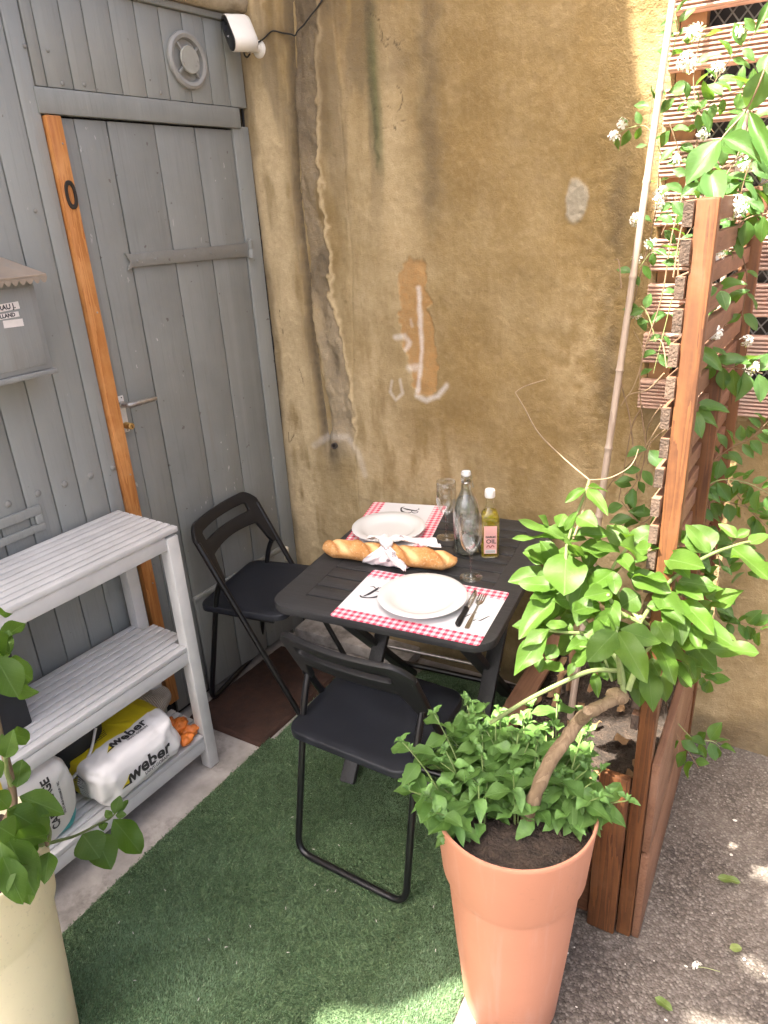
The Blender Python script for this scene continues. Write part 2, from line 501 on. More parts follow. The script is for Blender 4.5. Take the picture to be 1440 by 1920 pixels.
# ------------------------------------------------------------------ stuccoed wall at the back
def W(px, py):
    p = at(px, py, y=0); return p.x, p.z
def curve_x(pts):
    q = sorted([W(*p) for p in pts], key=lambda c: c[1])
    return np.array([c[1] for c in q]), np.array([c[0] for c in q])
def poly_dist(X, Z, pts):
    d = np.full(X.shape, 9.0)
    for (a, b) in zip(pts[:-1], pts[1:]):
        ax, az = W(*a); bx, bz = W(*b)
        ux, uz = bx-ax, bz-az; L = ux*ux+uz*uz+1e-9
        t = np.clip(((X-ax)*ux+(Z-az)*uz)/L, 0, 1)
        d = np.minimum(d, np.hypot(X-ax-t*ux, Z-az-t*uz))
    return d
OPEN_X, OPEN_Z = 1.40, 1.145
def wall_mesh():
    xs = np.concatenate([np.arange(-.16, 1.5, .004), np.arange(1.5, 2.7, .008)]); zs = np.arange(-.02, 2.62, .0045)
    X, Z = np.meshgrid(xs, zs)
    f1 = fbm(X*7, Z*7, 5, 1); f2 = fbm(X*40, Z*40, 4, 7); f3 = fbm(X*22, Z*6, 4, 13); f4 = fbm(X*3, Z*1.2, 4, 23)
    wob = (fbm(X*30, Z*30, 3, 31)-.5)
    gz, gx = curve_x([(541,20),(545,90),(548,200),(558,380),(572,500),(585,640),(600,740),(608,800),(612,860)])
    ez, ex = curve_x([(596,20),(590,130),(592,270),(600,400),(614,470),(616,560),(640,640),(656,720),(662,830),(666,960)])
    GX = np.interp(Z, gz, gx); EX = np.interp(Z, ez, ex) + wob*.035
    low = sstep(.80, .95, Z)                              # the groove runs out near the old pipe hole
    gd = np.abs(X-GX-wob*.012)
    gw = np.interp(Z, [.8, 1.1, 1.4, 2.3], [.022, .022, .013, .014])
    groove = (1-sstep(gw*.5, gw*1.5, gd))*low
    band = sstep(-.004, .006, X-GX)*(1-sstep(-.004, .004, X-EX))*low
    lip = np.exp(-((X-EX-.010)/.009)**2)*low
    H = (f1-.5)*.012 + (f2-.5)*.0035
    H = H + band*((fbm(X*26, Z*13, 4, 44)-.55)*.032 - .005) - groove*.022 + lip*.0035 + sstep(0, .02, X-EX)*.001
    H = H + (fbm(X*4, Z*2.5, 3, 61)-.5)*.018
    # pipe hole with its lump
    hx, hz = W(627, 836); hd = np.hypot(X-hx, Z-hz)
    H = H + np.exp(-(hd/.045)**2)*.012 - (1-sstep(.006, .011, hd))*.035
    hole = 1-sstep(.005, .011, hd)
    # shallow drips of thicker render
    dr = poly_dist(X, Z, [(652,410),(655,470),(648,560)]) ; H = H + (1-sstep(.004, .014, dr+wob*.01))*.003
    ln = np.abs(X-np.interp(Z, *curve_x([(645,300),(660,480),(664,820)]))-wob*.004); H = H - (1-sstep(.001, .005, ln))*.0025
    # orange patch where the top coat has come off
    oz, oxl = curve_x([(762,480),(750,520),(752,600),(755,650),(768,690),(782,742)]); _, oxr = curve_x([(792,480),(800,520),(808,600),(820,640),(822,690),(812,742)])
    oL = np.interp(Z, oz, oxl); oR = np.interp(Z, oz, oxr)
    wz = wob*.035+(f2-.5)*.02
    orange = sstep(-.003, .004, X-oL+wz)*sstep(-.003, .004, oR-X+wz)*sstep(oz[0]-.01, oz[0]+.02, Z)*(1-sstep(oz[-1]-.02, oz[-1]+.004, Z+wz))
    H = H - orange*.004
    # grey cement patch
    cx, cz = W(1081, 377); pd = np.hypot((X-cx)/.034, (Z-cz)/.066)+wob*.35
    grey = 1-sstep(.8, 1.05, pd); H = H + grey*.003*(1+2*(fbm(X*160, Z*160, 2, 5)-.5))
    # spray paint
    sp = np.zeros_like(X)
    for pts, w, k in (([(786,540),(788,600),(790,660),(787,700),(783,735)], .011, .95), ([(781,742),(800,750),(822,742),(838,722)], .012, .85),
                      ([(742,632),(758,630),(766,642),(760,655)], .012, .75), ([(735,715),(732,735),(742,750),(755,738),(750,712)], .008, .6),
                      ([(768,690),(785,688)], .016, .7), ([(770,600),(772,612)], .006, .4)):
        d = poly_dist(X, Z, pts)
        sp = np.maximum(sp, .85*k*(1-sstep(w*.05, w*1.35, d+(f2-.5)*.009)))
    sw = poly_dist(X, Z, [(590,835),(615,818),(650,820),(672,850),(684,890)]); sp = np.maximum(sp, .3*(1-sstep(.004, .022, sw)))
    # stains
    st = np.zeros_like(X)
    dx, dz = curve_x([(800,0),(806,200),(812,330),(808,440)]); DX = np.interp(Z, dx, dz)
    st = np.maximum(st, .62*np.exp(-((X-DX-wob*.05)/.042)**2)*sstep(1.62, 1.85, Z+(f3-.5)*.2))
    dx, dz = curve_x([(690,0),(697,150),(706,300),(712,340)]); DX = np.interp(Z, dx, dz)
    st = np.maximum(st, 1.0*np.exp(-((X-DX-wob*.02)/np.interp(Z, [1.8, 2.1, 2.4], [.007, .018, .034]))**2)*sstep(1.80, 1.92, Z))
    st = np.maximum(st, .9*sstep(2.12, 2.42, Z+(f1-.5)*.4)*sstep(.40, .60, f3)*sstep(.15, .3, X)*(1-sstep(.55, .8, X)))
    st = np.maximum(st, groove*.95); st = np.maximum(st, .7*np.exp(-((X-GX+.012)/.016)**2)*low*sstep(.35, .6, f3)); st = np.maximum(st, .6*sstep(.52, .70, fbm(X*16+2, Z*3.2, 4, 131))*sstep(1.5, 2.1, Z)*(1-sstep(.5, .62, X))); st = np.maximum(st, band*sstep(.40, .62, fbm(X*9, Z*4, 4, 71))*.75*sstep(1.2, 1.7, Z))
    lx, lz = W(628, 680); st = np.maximum(st, .85*np.exp(-(((X-lx)/.018)**2+((Z-lz)/.06)**2)))
    lx, lz = W(625, 850); st = np.maximum(st, .8*np.exp(-(((X-lx)/.035)**2+((Z-lz)/.08)**2)))
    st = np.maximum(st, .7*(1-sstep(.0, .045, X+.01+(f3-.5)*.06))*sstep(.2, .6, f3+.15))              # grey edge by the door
    st = np.maximum(st, .6*np.exp(-((X-1.285+wob*.04)/.03)**2)*sstep(1.0, 1.2, Z)*(1-sstep(1.75, 1.95, Z))*sstep(.35, .6, f1+.1))
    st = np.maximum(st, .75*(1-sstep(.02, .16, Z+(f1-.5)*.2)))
    st = np.maximum(st, hole)
    gn = sstep(.55, .7, fbm(X*9, Z*9, 4, 91))*.35
    rgh = band*sstep(.30, .55, fbm(X*11, Z*5, 4, 171)+.25*sstep(1.2, 2.0, Z))
    green = np.exp(-((X-DX-.008)/.02)**2)*sstep(1.80, 1.95, Z)*(1-sstep(2.15, 2.4, Z))
    # paler worn zones
    pale = .8*(1-sstep(.10, .19, X-.02*(f3-.5)))*sstep(.3, .62, f3+.1)
    pale = np.maximum(pale, band*(1-sstep(1.3, 1.75, Z))*.75); pale = np.maximum(pale, lip*.9)
    bx, bz = W(1100, 660); pale = np.maximum(pale, .5*np.exp(-(((X-bx)/.12)**2+((Z-bz)/.24)**2))*sstep(.30, .78, f2*.6+f1*.5))
    bx, bz = W(730, 230); pale = np.maximum(pale, .55*np.exp(-(((X-bx)/.06)**2+((Z-bz)/.35)**2)))
    bx, bz = W(745, 420); pale = np.maximum(pale, .45*np.exp(-(((X-bx)/.07)**2+((Z-bz)/.3)**2)))
    pale = np.maximum(pale, .45*sstep(.5, .75, f4)*sstep(.3, .6, f3))
    dark = sstep(.48, .72, fbm(X*4+3, Z*3, 4, 101))*.6
    dm_ = sstep(.42, .80, X+(f4-.5)*.5)*(1-.75*sstep(1.0, .55, Z+(f1-.5)*.3))*(.55+.45*sstep(.25, .75, fbm(X*5, Z*2.5, 3, 103)))
    dark = np.maximum(dark, dm_*.95); dark = np.maximum(dark, .8*sstep(1.9, 2.35, Z+(f3-.5)*.5))                                                   # ochre-brown weathering
    # hair cracks
    ck = np.zeros_like(X)
    for pts in ([(690,20),(712,40),(716,75),(735,72),(752,95)], [(705,60),(722,85),(750,82),(768,70)], [(700,205),(725,200),(742,215),(752,185),(745,160)], [(700,245),(730,240),(760,225)], [(560,690),(572,730)], [(524,580),(530,625)], [(478,395),(484,440),(486,480)], [(538,1000),(545,1030),(540,1060)], [(540,810),(544,835),(550,812)]):
        d = poly_dist(X+wob*.025, Z+(f2-.5)*.03, pts); ck = np.maximum(ck, (1-sstep(.0004, .0030, d))*sstep(.30, .55, f2))
    H = H - ck*.0015
    roughc = sstep(1.16, 1.27, X+(f1-.5)*.05)
    H = H + roughc*(fbm(X*85, Z*85, 2, 17)-.5)*.0032
    V = np.stack([X, -H, Z], -1).reshape(-1, 3)
    n = len(xs); I = np.arange(X.size).reshape(len(zs), n)
    F = np.stack([I[:-1,:-1], I[:-1,1:], I[1:,1:], I[1:,:-1]], -1).reshape(-1, 4)
    cxm = ((X[:-1,:-1]+X[1:,1:])/2).ravel(); czm = ((Z[:-1,:-1]+Z[1:,1:])/2).ravel()
    F = F[~((cxm > OPEN_X) & (czm > OPEN_Z))]
    me = np_mesh('wall', V, F)
    for nm, a in (('stain', st), ('pale', pale), ('orange', orange), ('spray', sp), ('grey', grey), ('dark', dark), ('crack', np.maximum(ck, hole)), ('rough', np.maximum(roughc, band)), ('green', green), ('band', rgh)):
        attr(me, nm, np.clip(a, 0, 1))
    return me
def m_stucco():
    m, t, b, out = newmat('old_stucco')
    v = ocoord(t)
    A = lambda n: nd(t, 'Attribute', {}, attribute_name=n).outputs['Fac']
    n1 = nd(t, 'TexNoise', {'Vector': v, 'Scale': 6.0, 'Detail': 6.0, 'Roughness': .65})
    n2 = nd(t, 'TexNoise', {'Vector': v, 'Scale': 55.0, 'Detail': 4.0, 'Roughness': .7})
    n3 = nd(t, 'TexNoise', {'Vector': ocoord(t, (1, 1, .28)), 'Scale': 34.0, 'Detail': 3.0, 'Roughness': .7})
    n4 = nd(t, 'TexNoise', {'Vector': v, 'Scale': 180.0, 'Detail': 2.0, 'Roughness': .7})
    c = ramp(t, n1.outputs[0], [(.25, (.240,.168,.072)), (.5, (.325,.247,.130)), (.75, (.43,.340,.200))])
    c = mixc(t, mth(t, 'MULTIPLY', A('dark'), .9), c, (.205,.135,.050))
    c = mixc(t, mth(t, 'MULTIPLY', ramp(t, n3.outputs[0], [(.42, 0.0), (.75, 1.0)]), .38), c, (.19,.125,.055))
    c = mixc(t, mth(t, 'MULTIPLY', ramp(t, n2.outputs[0], [(.45, 0.0), (.75, 1.0)]), .16), c, (.47,.37,.23))
    c = mixc(t, mth(t, 'MULTIPLY', A('pale'), mth(t, 'MULTIPLY_ADD', n2.outputs[0], .9, .35)), c, (.58,.46,.28))
    c = mixc(t, mth(t, 'MULTIPLY', A('orange'), mth(t, 'MULTIPLY_ADD', n2.outputs[0], 1.3, .05)), c, (.36,.20,.075))
    c = mixc(t, mth(t, 'MULTIPLY', A('grey'), .75), c, (.33,.30,.24))
    c = mixc(t, mth(t, 'MULTIPLY', A('band'), mth(t, 'MULTIPLY_ADD', n2.outputs[0], .8, .2)), c, (.21,.175,.13))
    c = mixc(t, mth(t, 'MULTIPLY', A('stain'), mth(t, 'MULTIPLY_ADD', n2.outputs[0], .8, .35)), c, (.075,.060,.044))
    c = mixc(t, mth(t, 'MULTIPLY', A('green'), .6), c, (.10,.115,.05))
    c = mixc(t, mth(t, 'MULTIPLY', A('spray'), mth(t, 'MULTIPLY_ADD', n4.outputs[0], .9, .3)), c, (.66,.62,.58))
    c = mixc(t, mth(t, 'MULTIPLY', A('crack'), .8), c, (.05,.036,.022))
    pit = ramp(t, n4.outputs[0], [(.62, 0.0), (.72, 1.0)])
    c = mixc(t, mth(t, 'MULTIPLY', pit, .35), c, (.10,.07,.035))
    h = mth(t, 'ADD', mth(t, 'MULTIPLY', n2.outputs[0], .7), mth(t, 'ADD', mth(t, 'MULTIPLY', n4.outputs[0], mth(t, 'MULTIPLY_ADD', A('rough'), 1.0, .6)), mth(t, 'MULTIPLY', n3.outputs[0], .8)))
    bp = nd(t, 'Bump', {'Height': h, 'Strength': .5, 'Distance': .005})
    setb(t, b, col=c, rough=.92, normal=bp.outputs[0], spec=.15)
    return m
STUCCO = m_stucco()
wall = empty('stucco_wall', 'stained ochre stucco wall with long crack and white spray marks', 'wall')
link('plaster_face', wall_mesh(), STUCCO, wall)
mb = MB(); mb.box(-.16, OPEN_X, .025, .25, 0, 2.62); mb.box(OPEN_X, 2.7, .025, .25, 0, OPEN_Z-.002)
mb.box(OPEN_X-.02, OPEN_X, .0, .25, OPEN_Z, 2.62)
mb.box(OPEN_X, 2.7, -.004, .03, OPEN_Z-.012, OPEN_Z+.004)
link('masonry_core', mb.mesh('core'), STUCCO, wall)
me = MB().lathe([(.012, -.02), (.013, .004), (.009, .005), (.008, -.02)], 14, T(*at(627, 836, y=-.012)) @ RX(90)).mesh('pipe_stub')
link('pipe_stub', me, plain('rust_iron', (.10,.08,.065), .7, .4, 60), wall)

# ledge at the foot of the wall, behind the table
lg = MB()
lg.box(.02, .60, -.115, -.002, .0, .055)
link('concrete_ledge', bevelled(lg.mesh('ledge'), .012, 2), CONC, wall)

# ------------------------------------------------------------------ terracotta louvre screen
TERR = plain('terracotta', (.55,.365,.285), .8, .15, 12, .4, 200, .001, dirt=((.50,.40,.33), 9.0, .5, .5))
louv = empty('louvre_screen', 'ribbed terracotta louvre slats with dark mesh gaps in the wall', 'louvre', T(1.4, 0, 1.14))
def louvre_slat(z1, h, x0, x1):
    n = 8; prof = []
    for k in range(n):
        z = z1-h*k/n
        prof += [(-.034, z), (-.046, z-h/n*.18), (-.046, z-h/n*.55), (-.034, z-h/n*.72)]
    prof += [(-.034, z1-h), (.0, z1-h), (.0, z1)]
    V = []; m = len(prof)
    for x in (x0, x1): V += [(x, y, z) for y, z in prof]
    F = [(i, (i+1) % m, m+(i+1) % m, m+i) for i in range(m)] + [tuple(range(m-1, -1, -1)), tuple(range(m, 2*m))]
    mb = MB(); mb.add(V, F); return mb.mesh('slat', sm=False)
for z1 in (2.485, 2.36, 2.236, 2.112, 1.99, 1.868, 1.748, 1.632, 1.513, 1.377, 1.24):
    link('slat', louvre_slat(z1, .084, OPEN_X-.012, 2.65), TERR, louv)
for x in (OPEN_X+.002, 1.93, 2.35):
    link('upright', MB().box(x, x+.06, .003, .05, OPEN_Z, 2.6).mesh('up'), plain('ochre_wood', (.40,.22,.10), .7, .25, 10), louv)
wm = MB(); _wz0, _wz1 = OPEN_Z+.01, 2.58
for k in range(-60, 60):
    for sgn in (1, -1):
        x0 = 1.46 + k*.034; pts = []
        a = Vector((x0, .07 + .002*sgn, _wz0)); b = Vector((x0 + sgn*(_wz1-_wz0)*.8, .07 + .002*sgn, _wz1))
        # clip to the opening
        lo, hi = 1.46, 2.6
        d = b-a
        t0, t1 = 0.0, 1.0
        if d.x > 0: t0 = max(t0, (lo-a.x)/d.x); t1 = min(t1, (hi-a.x)/d.x)
        else: t0 = max(t0, (hi-a.x)/d.x); t1 = min(t1, (lo-a.x)/d.x)
        if t1-t0 > .02: wm.bar(a+d*t0, a+d*t1, .0035, .0035, up=Vector((0,1,0)))
link('wire_mesh', wm.mesh('wire', sm=False), plain('galvanised_wire', (.42,.42,.40), .5, .2, 30, metal=.6), louv)
DARKROOM = plain('dark_interior', (.07,.06,.05), .9, .3, 5)
bk = MB(); bk.box(1.3, 2.8, .62, .64, .9, 2.8); bk.box(1.3, 2.8, .25, .62, 2.6, 2.62); bk.box(1.3, 2.8, .25, .62, 1.0, 1.02); bk.box(1.3, 1.32, .25, .62, 1.02, 2.6); bk.box(2.78, 2.8, .25, .62, 1.02, 2.6)
link('recess_lining', bk.mesh('recess', sm=False), DARKROOM, louv)

# ------------------------------------------------------------------ grey timber front with the door
PSI = 3.5
FM = RZ(-90-PSI)                     # local x along the front away from the corner, local y out of it
def m_grey(name, col, chips=.5):
    m, t, b, out = newmat(name)
    oi = nd(t, 'ObjectInfo'); tc = nd(t, 'TexCoord')
    off = nd(t, 'CombineXYZ', {0: mth(t, 'MULTIPLY', oi.outputs['Random'], 13.0), 2: mth(t, 'MULTIPLY', oi.outputs['Random'], 7.0)})
    v = nd(t, 'VectorMath', {0: tc.outputs['Object'], 1: off.outputs[0]}, operation='ADD').outputs[0]
    vg = nd(t, 'Mapping', {'Vector': v, 'Scale': (38, 38, 1.6)}).outputs[0]
    g = nd(t, 'TexNoise', {'Vector': vg, 'Scale': 2.2, 'Detail': 4.0, 'Roughness': .7})
    n1 = nd(t, 'TexNoise', {'Vector': v, 'Scale': 3.0, 'Detail': 5.0, 'Roughness': .6})
    n2 = nd(t, 'TexNoise', {'Vector': nd(t, 'Mapping', {'Vector': v, 'Scale': (1, 1, .35)}).outputs[0], 'Scale': 75.0, 'Detail': 3.0})
    n5 = nd(t, 'TexNoise', {'Vector': v, 'Scale': 1.7, 'Detail': 3.0})
    f = mth(t, 'ADD', mth(t, 'MULTIPLY', n1.outputs[0], .7), mth(t, 'MULTIPLY_ADD', oi.outputs['Random'], .22, .05))
    c = ramp(t, f, [(.28, tuple(x*.80 for x in col)), (.5, col), (.75, tuple(x*1.14 for x in col))])
    c = mixc(t, mth(t, 'MULTIPLY', ramp(t, n5.outputs[0], [(.5, 0.0), (.75, 1.0)]), .35), c, (col[0]*1.12, col[1]*1.03, col[2]*.93))
    c = mixc(t, mth(t, 'MULTIPLY', ramp(t, g.outputs[0], [(.56, 0.0), (.7, 1.0)]), .28), c, tuple(x*.55 for x in col))
    chip = mth(t, 'MULTIPLY', ramp(t, n2.outputs[0], [(.71, 0.0), (.73, 1.0)]), ramp(t, n1.outputs[0], [(.52, 0.0), (.60, 1.0)]))
    c = mixc(t, mth(t, 'MULTIPLY', chip, chips), c, (.55,.53,.49))
    n6 = nd(t, 'TexNoise', {'Vector': v, 'Scale': 42.0, 'Detail': 2.0})
    c = mixc(t, mth(t, 'MULTIPLY', ramp(t, n6.outputs[0], [(.735, 0.0), (.75, 1.0)]), .7), c, (.09,.07,.06))
    rs = nd(t, 'TexNoise', {'Vector': nd(t, 'Mapping', {'Vector': v, 'Scale': (9, 9, .8)}).outputs[0], 'Scale': 1.3, 'Detail': 5.0, 'Roughness': .65})
    c = mixc(t, mth(t, 'MULTIPLY', ramp(t, rs.outputs[0], [(.60, 0.0), (.72, 1.0)]), .30), c, (.20,.165,.12))
    sz = nd(t, 'SeparateXYZ', {0: tc.outputs['Object']})
    low = nd(t, 'MapRange', {0: mth(t, 'ADD', sz.outputs[2], mth(t, 'MULTIPLY', n1.outputs[0], .35)), 1: .42, 2: .12}).outputs[0]
    c = mixc(t, mth(t, 'MULTIPLY', low, .45), c, (.16,.14,.115))
    run = nd(t, 'TexNoise', {'Vector': nd(t, 'Mapping', {'Vector': v, 'Scale': (26, 26, .9)}).outputs[0], 'Scale': 1.0, 'Detail': 3.0})
    c = mixc(t, mth(t, 'MULTIPLY', ramp(t, run.outputs[0], [(.56, 0.0), (.74, 1.0)]), .22), c, tuple(x*1.35 for x in col))
    h = mth(t, 'ADD', mth(t, 'MULTIPLY', g.outputs[0], 1.0), mth(t, 'MULTIPLY', n1.outputs[0], .6))
    bp = nd(t, 'Bump', {'Height': h, 'Strength': .5, 'Distance': .003})
    setb(t, b, col=c, rough=mth(t, 'MULTIPLY_ADD', n1.outputs[0], .3, .34), normal=bp.outputs[0], spec=.4)
    return m
GREY = m_grey('grey_gloss_paint', (.254,.266,.250))
GREYD = m_grey('grey_door_paint', (.226,.234,.218), .8)
BLACKGAP = plain('dark_void', (.015,.013,.012), .95, .2)
front = empty('timber_front', 'grey painted plank house front around the narrow door', 'house front', FM)
def fbox(name, s0, s1, o0, o1, z0, z1, mat, parent=None, bev=.003, seg=2):
    return link(name, MB().box(s0, s1, o0, o1, z0, z1).mesh(name, bev=bev, seg=seg), mat, parent or front, FM)
fbox('backing', -.1, 2.6, -.09, -.034, -.0, 2.34, BLACKGAP, bev=0)
# fixed boards left of the door, each an own plank
bs = [.803, .857, .946, 1.032, 1.118, 1.205, 1.292, 1.38, 1.47, 1.56, 1.65, 1.74, 1.83, 1.92, 2.01, 2.1]
for a, b_ in zip(bs[:-1], bs[1:]):
    fbox('plank', a+.0016, b_-.0016, -.03+rng.uniform(-.0012, .0012), rng.uniform(-.001, .001), 0, 2.333, GREY)
# short boards above the lintel
us = [.008, .085, .168, .257, .347, .437, .526, .616, .688, .768, .802]
for a, b_ in zip(us[:-1], us[1:]):
    fbox('plank', a+.0014, b_-.0014, -.03, rng.uniform(-.001, .001), 2.0905, 2.333, GREY, bev=.0022)
lb = fbox('lintel', .05, .812, -.03, .004, 2.0265, 2.0885, GREY, bev=.003)
fbox('jamb', .008, .086, -.03, -.004, .0, 2.0335, GREY)
fbox('corner_gap_dark', -.012, .004, -.03, -.012, .0, 2.34, BLACKGAP, bev=0)  # black strip in place of the dark corner gap
fbox('top_rail', -.02, 2.12, -.03, .012, 2.3345, 2.352, GREY, bev=.003)
# the door
door = fbox('door', .088, .7545, -.033, -.022, .03, 2.0215, BLACKGAP, bev=0)
ds = [.0895, .2585, .424, .5965, .704, .754]
for i, (a, b_) in enumerate(zip(ds[:-1], ds[1:])):
    fbox('plank', a+(.0024 if i < 4 else .0008), b_-(.0024 if i < 3 else .0008), -.0215, -.008+rng.uniform(-.0012, .0012), .03, 2.0205, GREYD, door, bev=.0022)
fbox('bottom_rail', .0885, .603, -.0075, .010, .432, .450, GREYD, door, bev=.005)
# lower panel is made of the same boards
for i, (a, b_) in enumerate(((.0885, .2575), (.2595, .4235), (.4255, .5985))):
    fbox('lower_plank', a+.002, b_-.002, -.0072, .003, .03, .4315, GREYD, door, bev=.003)
strap = MB().prism([(.09, 1.614), (.60, 1.6225), (.622, 1.6145), (.606, 1.6395), (.622, 1.665), (.60, 1.6605), (.09, 1.659)][::-1], 0, .006)
sM = FM @ Matrix(((1,0,0,0),(0,0,1,-.0055),(0,1,0,0),(0,0,0,1)))
link('strap_hinge', strap.mesh('strap', bev=.0012), GREYD, door, sM)
for s_ in (.15, .27, .39, .51, .58):
    link('screw_head', MB().ball((s_, .0012, 1.638), .0045, 8, 4, (1,.45,1)).mesh('screw'), GREYD, door, FM)
for zc in (1.637, .40):
    mb = MB(); mb.lathe([(.0095, -.03), (.0095, -.001), (.0088, 0), (.0095, .001), (.0095, .03), (.004, .036)], 14, T(.078, .006, zc)); mb.box(.07, .10, -.008, .0, zc-.024, zc+.024)
    link('hinge_knuckle', mb.mesh('hinge'), GREYD if zc > 1 else plain('worn_cream_paint', (.55,.5,.38), .6, .3, 60), door, FM)
PLATE = plain('white_enamel', (.62,.61,.57), .35, .12, 40, dirt=((.3,.27,.22), 40.0, .58, .5))
METAL = plain('worn_steel', (.40,.38,.35), .38, .25, 60, metal=.85)
BRASS = plain('brass', (.55,.36,.13), .35, .25, 80, metal=.9)
mb = MB(); mb.prism(rrect(.028, .118, .003, 2, .7385, 1.19), 0, .003)
link('handle_plate', mb.mesh('plate', bev=.0008), PLATE, door, FM @ Matrix(((1,0,0,0),(0,0,1,-.0072),(0,1,0,0),(0,0,0,1))))
for dz in (.053, -.053, .046):
    link('plate_screw', MB().ball((.7385+(.008 if dz == .046 else -.006), -.0040, 1.19+dz), .0022, 8, 4).mesh('s'), BLACKGAP, door, FM)
mb = MB(); mb.lathe([(.011, 0), (.011, .008), (.0085, .009), (.0085, .036), (.0, .037)], 16, T(.737, -.004, 1.222) @ RX(-90))
mb.tube(fillet([(.737, .032, 1.222), (.70, .036, 1.2225), (.655, .037, 1.221), (.632, .037, 1.2195)], .006, 4), [.0085, .0085, .0085, .0085]+[.0085]*(14-4), 12, flat=1.0) if False else None
hp = [(.740, .031, 1.222), (.728, .035, 1.2225), (.705, .037, 1.2225), (.675, .037, 1.2220), (.645, .036, 1.2210), (.633, .035, 1.2205), (.629, .034, 1.2203)]
mb.tube(hp, [.0080, .0088, .0088, .0083, .0078, .0074, .004], 12)
link('lever_handle', mb.mesh('lever'), METAL, door, FM)
mb = MB(); mb.lathe([(.0105, 0), (.0105, .016), (.009, .018), (.009, .024), (.0105, .025), (.0105, .031), (.0095, .032), (0, .032)], 18, T(.737, -.0045, 1.154) @ RX(-90))
link('lock_cylinder', mb.mesh('lock'), BRASS, door, FM)
link('key_slot', MB().box(.736, .738, .0272, .0284, 1.149, 1.158).mesh('slot'), BLACKGAP, door, FM)
# oiled wooden cover strip with the house number
OILED = wood('oiled_pine', (.60,.27,.085), (.36,.125,.03), 2, .42, 1.0, bump=.25, c3=(.66,.33,.12))
strip = fbox('cover_strip', .7575, .8015, -.03, .016, .10, 2.0225, OILED, bev=.003)
z_c = 1.828
me = ring_plate([(.0175*math.copysign(abs(math.cos(a))**.85, math.cos(a)), .037*math.copysign(abs(math.sin(a))**.85, math.sin(a))) for a in [2*math.pi*k/40 for k in range(40)]],
                [[(.0085*math.copysign(abs(math.cos(a))**.8, math.cos(a)), .0245*math.copysign(abs(math.sin(a))**.8, math.sin(a))) for a in [2*math.pi*k/40 for k in range(40)]]], 0, .004, .0008)
link('house_number', me, plain('black_enamel', (.018,.016,.015), .4, .2), strip, FM @ T(.7775, .016, z_c) @ Matrix(((-1,0,0,0),(0,0,1,0),(0,1,0,0),(0,0,0,1))))
for zz in (1.955, 1.51, 1.0, .60):
    link('screw_head', MB().ball((.77, .0162, zz), .003, 8, 4, (1,.4,1)).mesh('s'), METAL, strip, FM)
# round air vent
GREYP = plain('grey_plastic', (.27,.27,.25), .45, .12, 20)
vM = FM @ T(.262, 0, 2.204) @ RX(-90)
vent = link('air_vent', MB().lathe([(.075, .0), (.079, .004), (.078, .012), (.070, .016), (.060, .013), (.057, .002), (.056, -.012), (.02, -.02), (0, -.02)], 48).mesh('vent_ring'), GREYP, front, vM)
link('vent_throat_shade', MB().lathe([(.0555, -.0045), (0, -.0040)], 32).mesh('throat'), BLACKGAP, vent, vM)  # black disc paints in the shade inside the throat
link('vent_disc', MB().lathe([(.0, .012), (.03, .0125), (.036, .014), (.038, .018), (.036, .021), (.02, .0205), (0, .0215)], 40).mesh('disc'), plain('vent_disc_grey', (.33,.33,.29), .3, .1, 20), vent, vM)
for a in (40, 130, 220, 310):
    link('vent_spoke', MB().box(.030, .0575, -.003, .003, .004, .013, RZ(a)).mesh('spoke'), GREYP, vent, vM)
# dome bolts
bolt = MB().ball((0, 0, 0), .0105, 14, 8, (1, .55, 1)).mesh('bolt')
for (s_, z_) in [(.817,1.036), (.899,1.037), (.989,1.040), (1.076,1.042), (1.167,1.043), (1.255,1.045)]:
    link('dome_bolt', bolt, GREY, front, FM @ T(s_, .0005, z_))
small = MB().ball((0, 0, 0), .006, 12, 6, (1, .4, 1)).mesh('smallbolt')
for q in [(89,94), (46,86), (117,157), (158,159), (301,174), (66,395)]:
    d = FWD + RGT*((q[0]-720)/FPX) - UPV*((q[1]-960)/FPX); nn = FM.to_3x3() @ Vector((0,1,0)); k = -(CAM.dot(nn))/d.dot(nn)
    p = FM.inverted() @ (CAM+d*k)
    link('round_screw', small, GREY, front, FM @ T(p.x, .0008, p.z))
# letter slot rail low on the boards
mb = MB(); mb.box(1.085, 1.62, .0015, .014, .985, 1.012); mb.box(1.085, 1.62, .0015, .014, .935, .957); mb.box(1.085, 1.108, .0015, .014, .957, .985); mb.box(1.6, 1.62, .0015, .014, .957, .985)
link('letter_slot', mb.mesh('slotframe', bev=.0025), GREY, front, FM)
# plaster beam above the boards
def beam_mesh():
    us_ = np.linspace(-.2, 2.4, 260); P = []
    prof = [(-.05, 0), (.0, .0), (.035, .004), (.05, .03), (.052, .1), (.05, .3)]
    V = []; n = len(prof)
    for u in us_:
        w = mnoise.noise(Vector((u*9, 0, 3)))*.018 + mnoise.noise(Vector((u*34, 1, 0)))*.007
        for (o, z) in prof:
            jit = mnoise.noise(Vector((u*20, o*40, z*30)))*.006
            V.append((u, o+jit+(w*.6 if o > 0 else 0), 2.353+z+(w*.5 if 0 < z < .05 else 0)+.004))
    F = []
    for i in range(len(us_)-1):
        for k in range(n-1): F.append((i*n+k, (i+1)*n+k, (i+1)*n+k+1, i*n+k+1))
    return np_mesh('beam', V, F)
link('plaster_beam', beam_mesh(), plain('cream_render', (.40,.34,.24), .9, .25, 12, .8, 70, .005, dirt=((.2,.16,.1), 14.0, .5, .6)), front, FM)

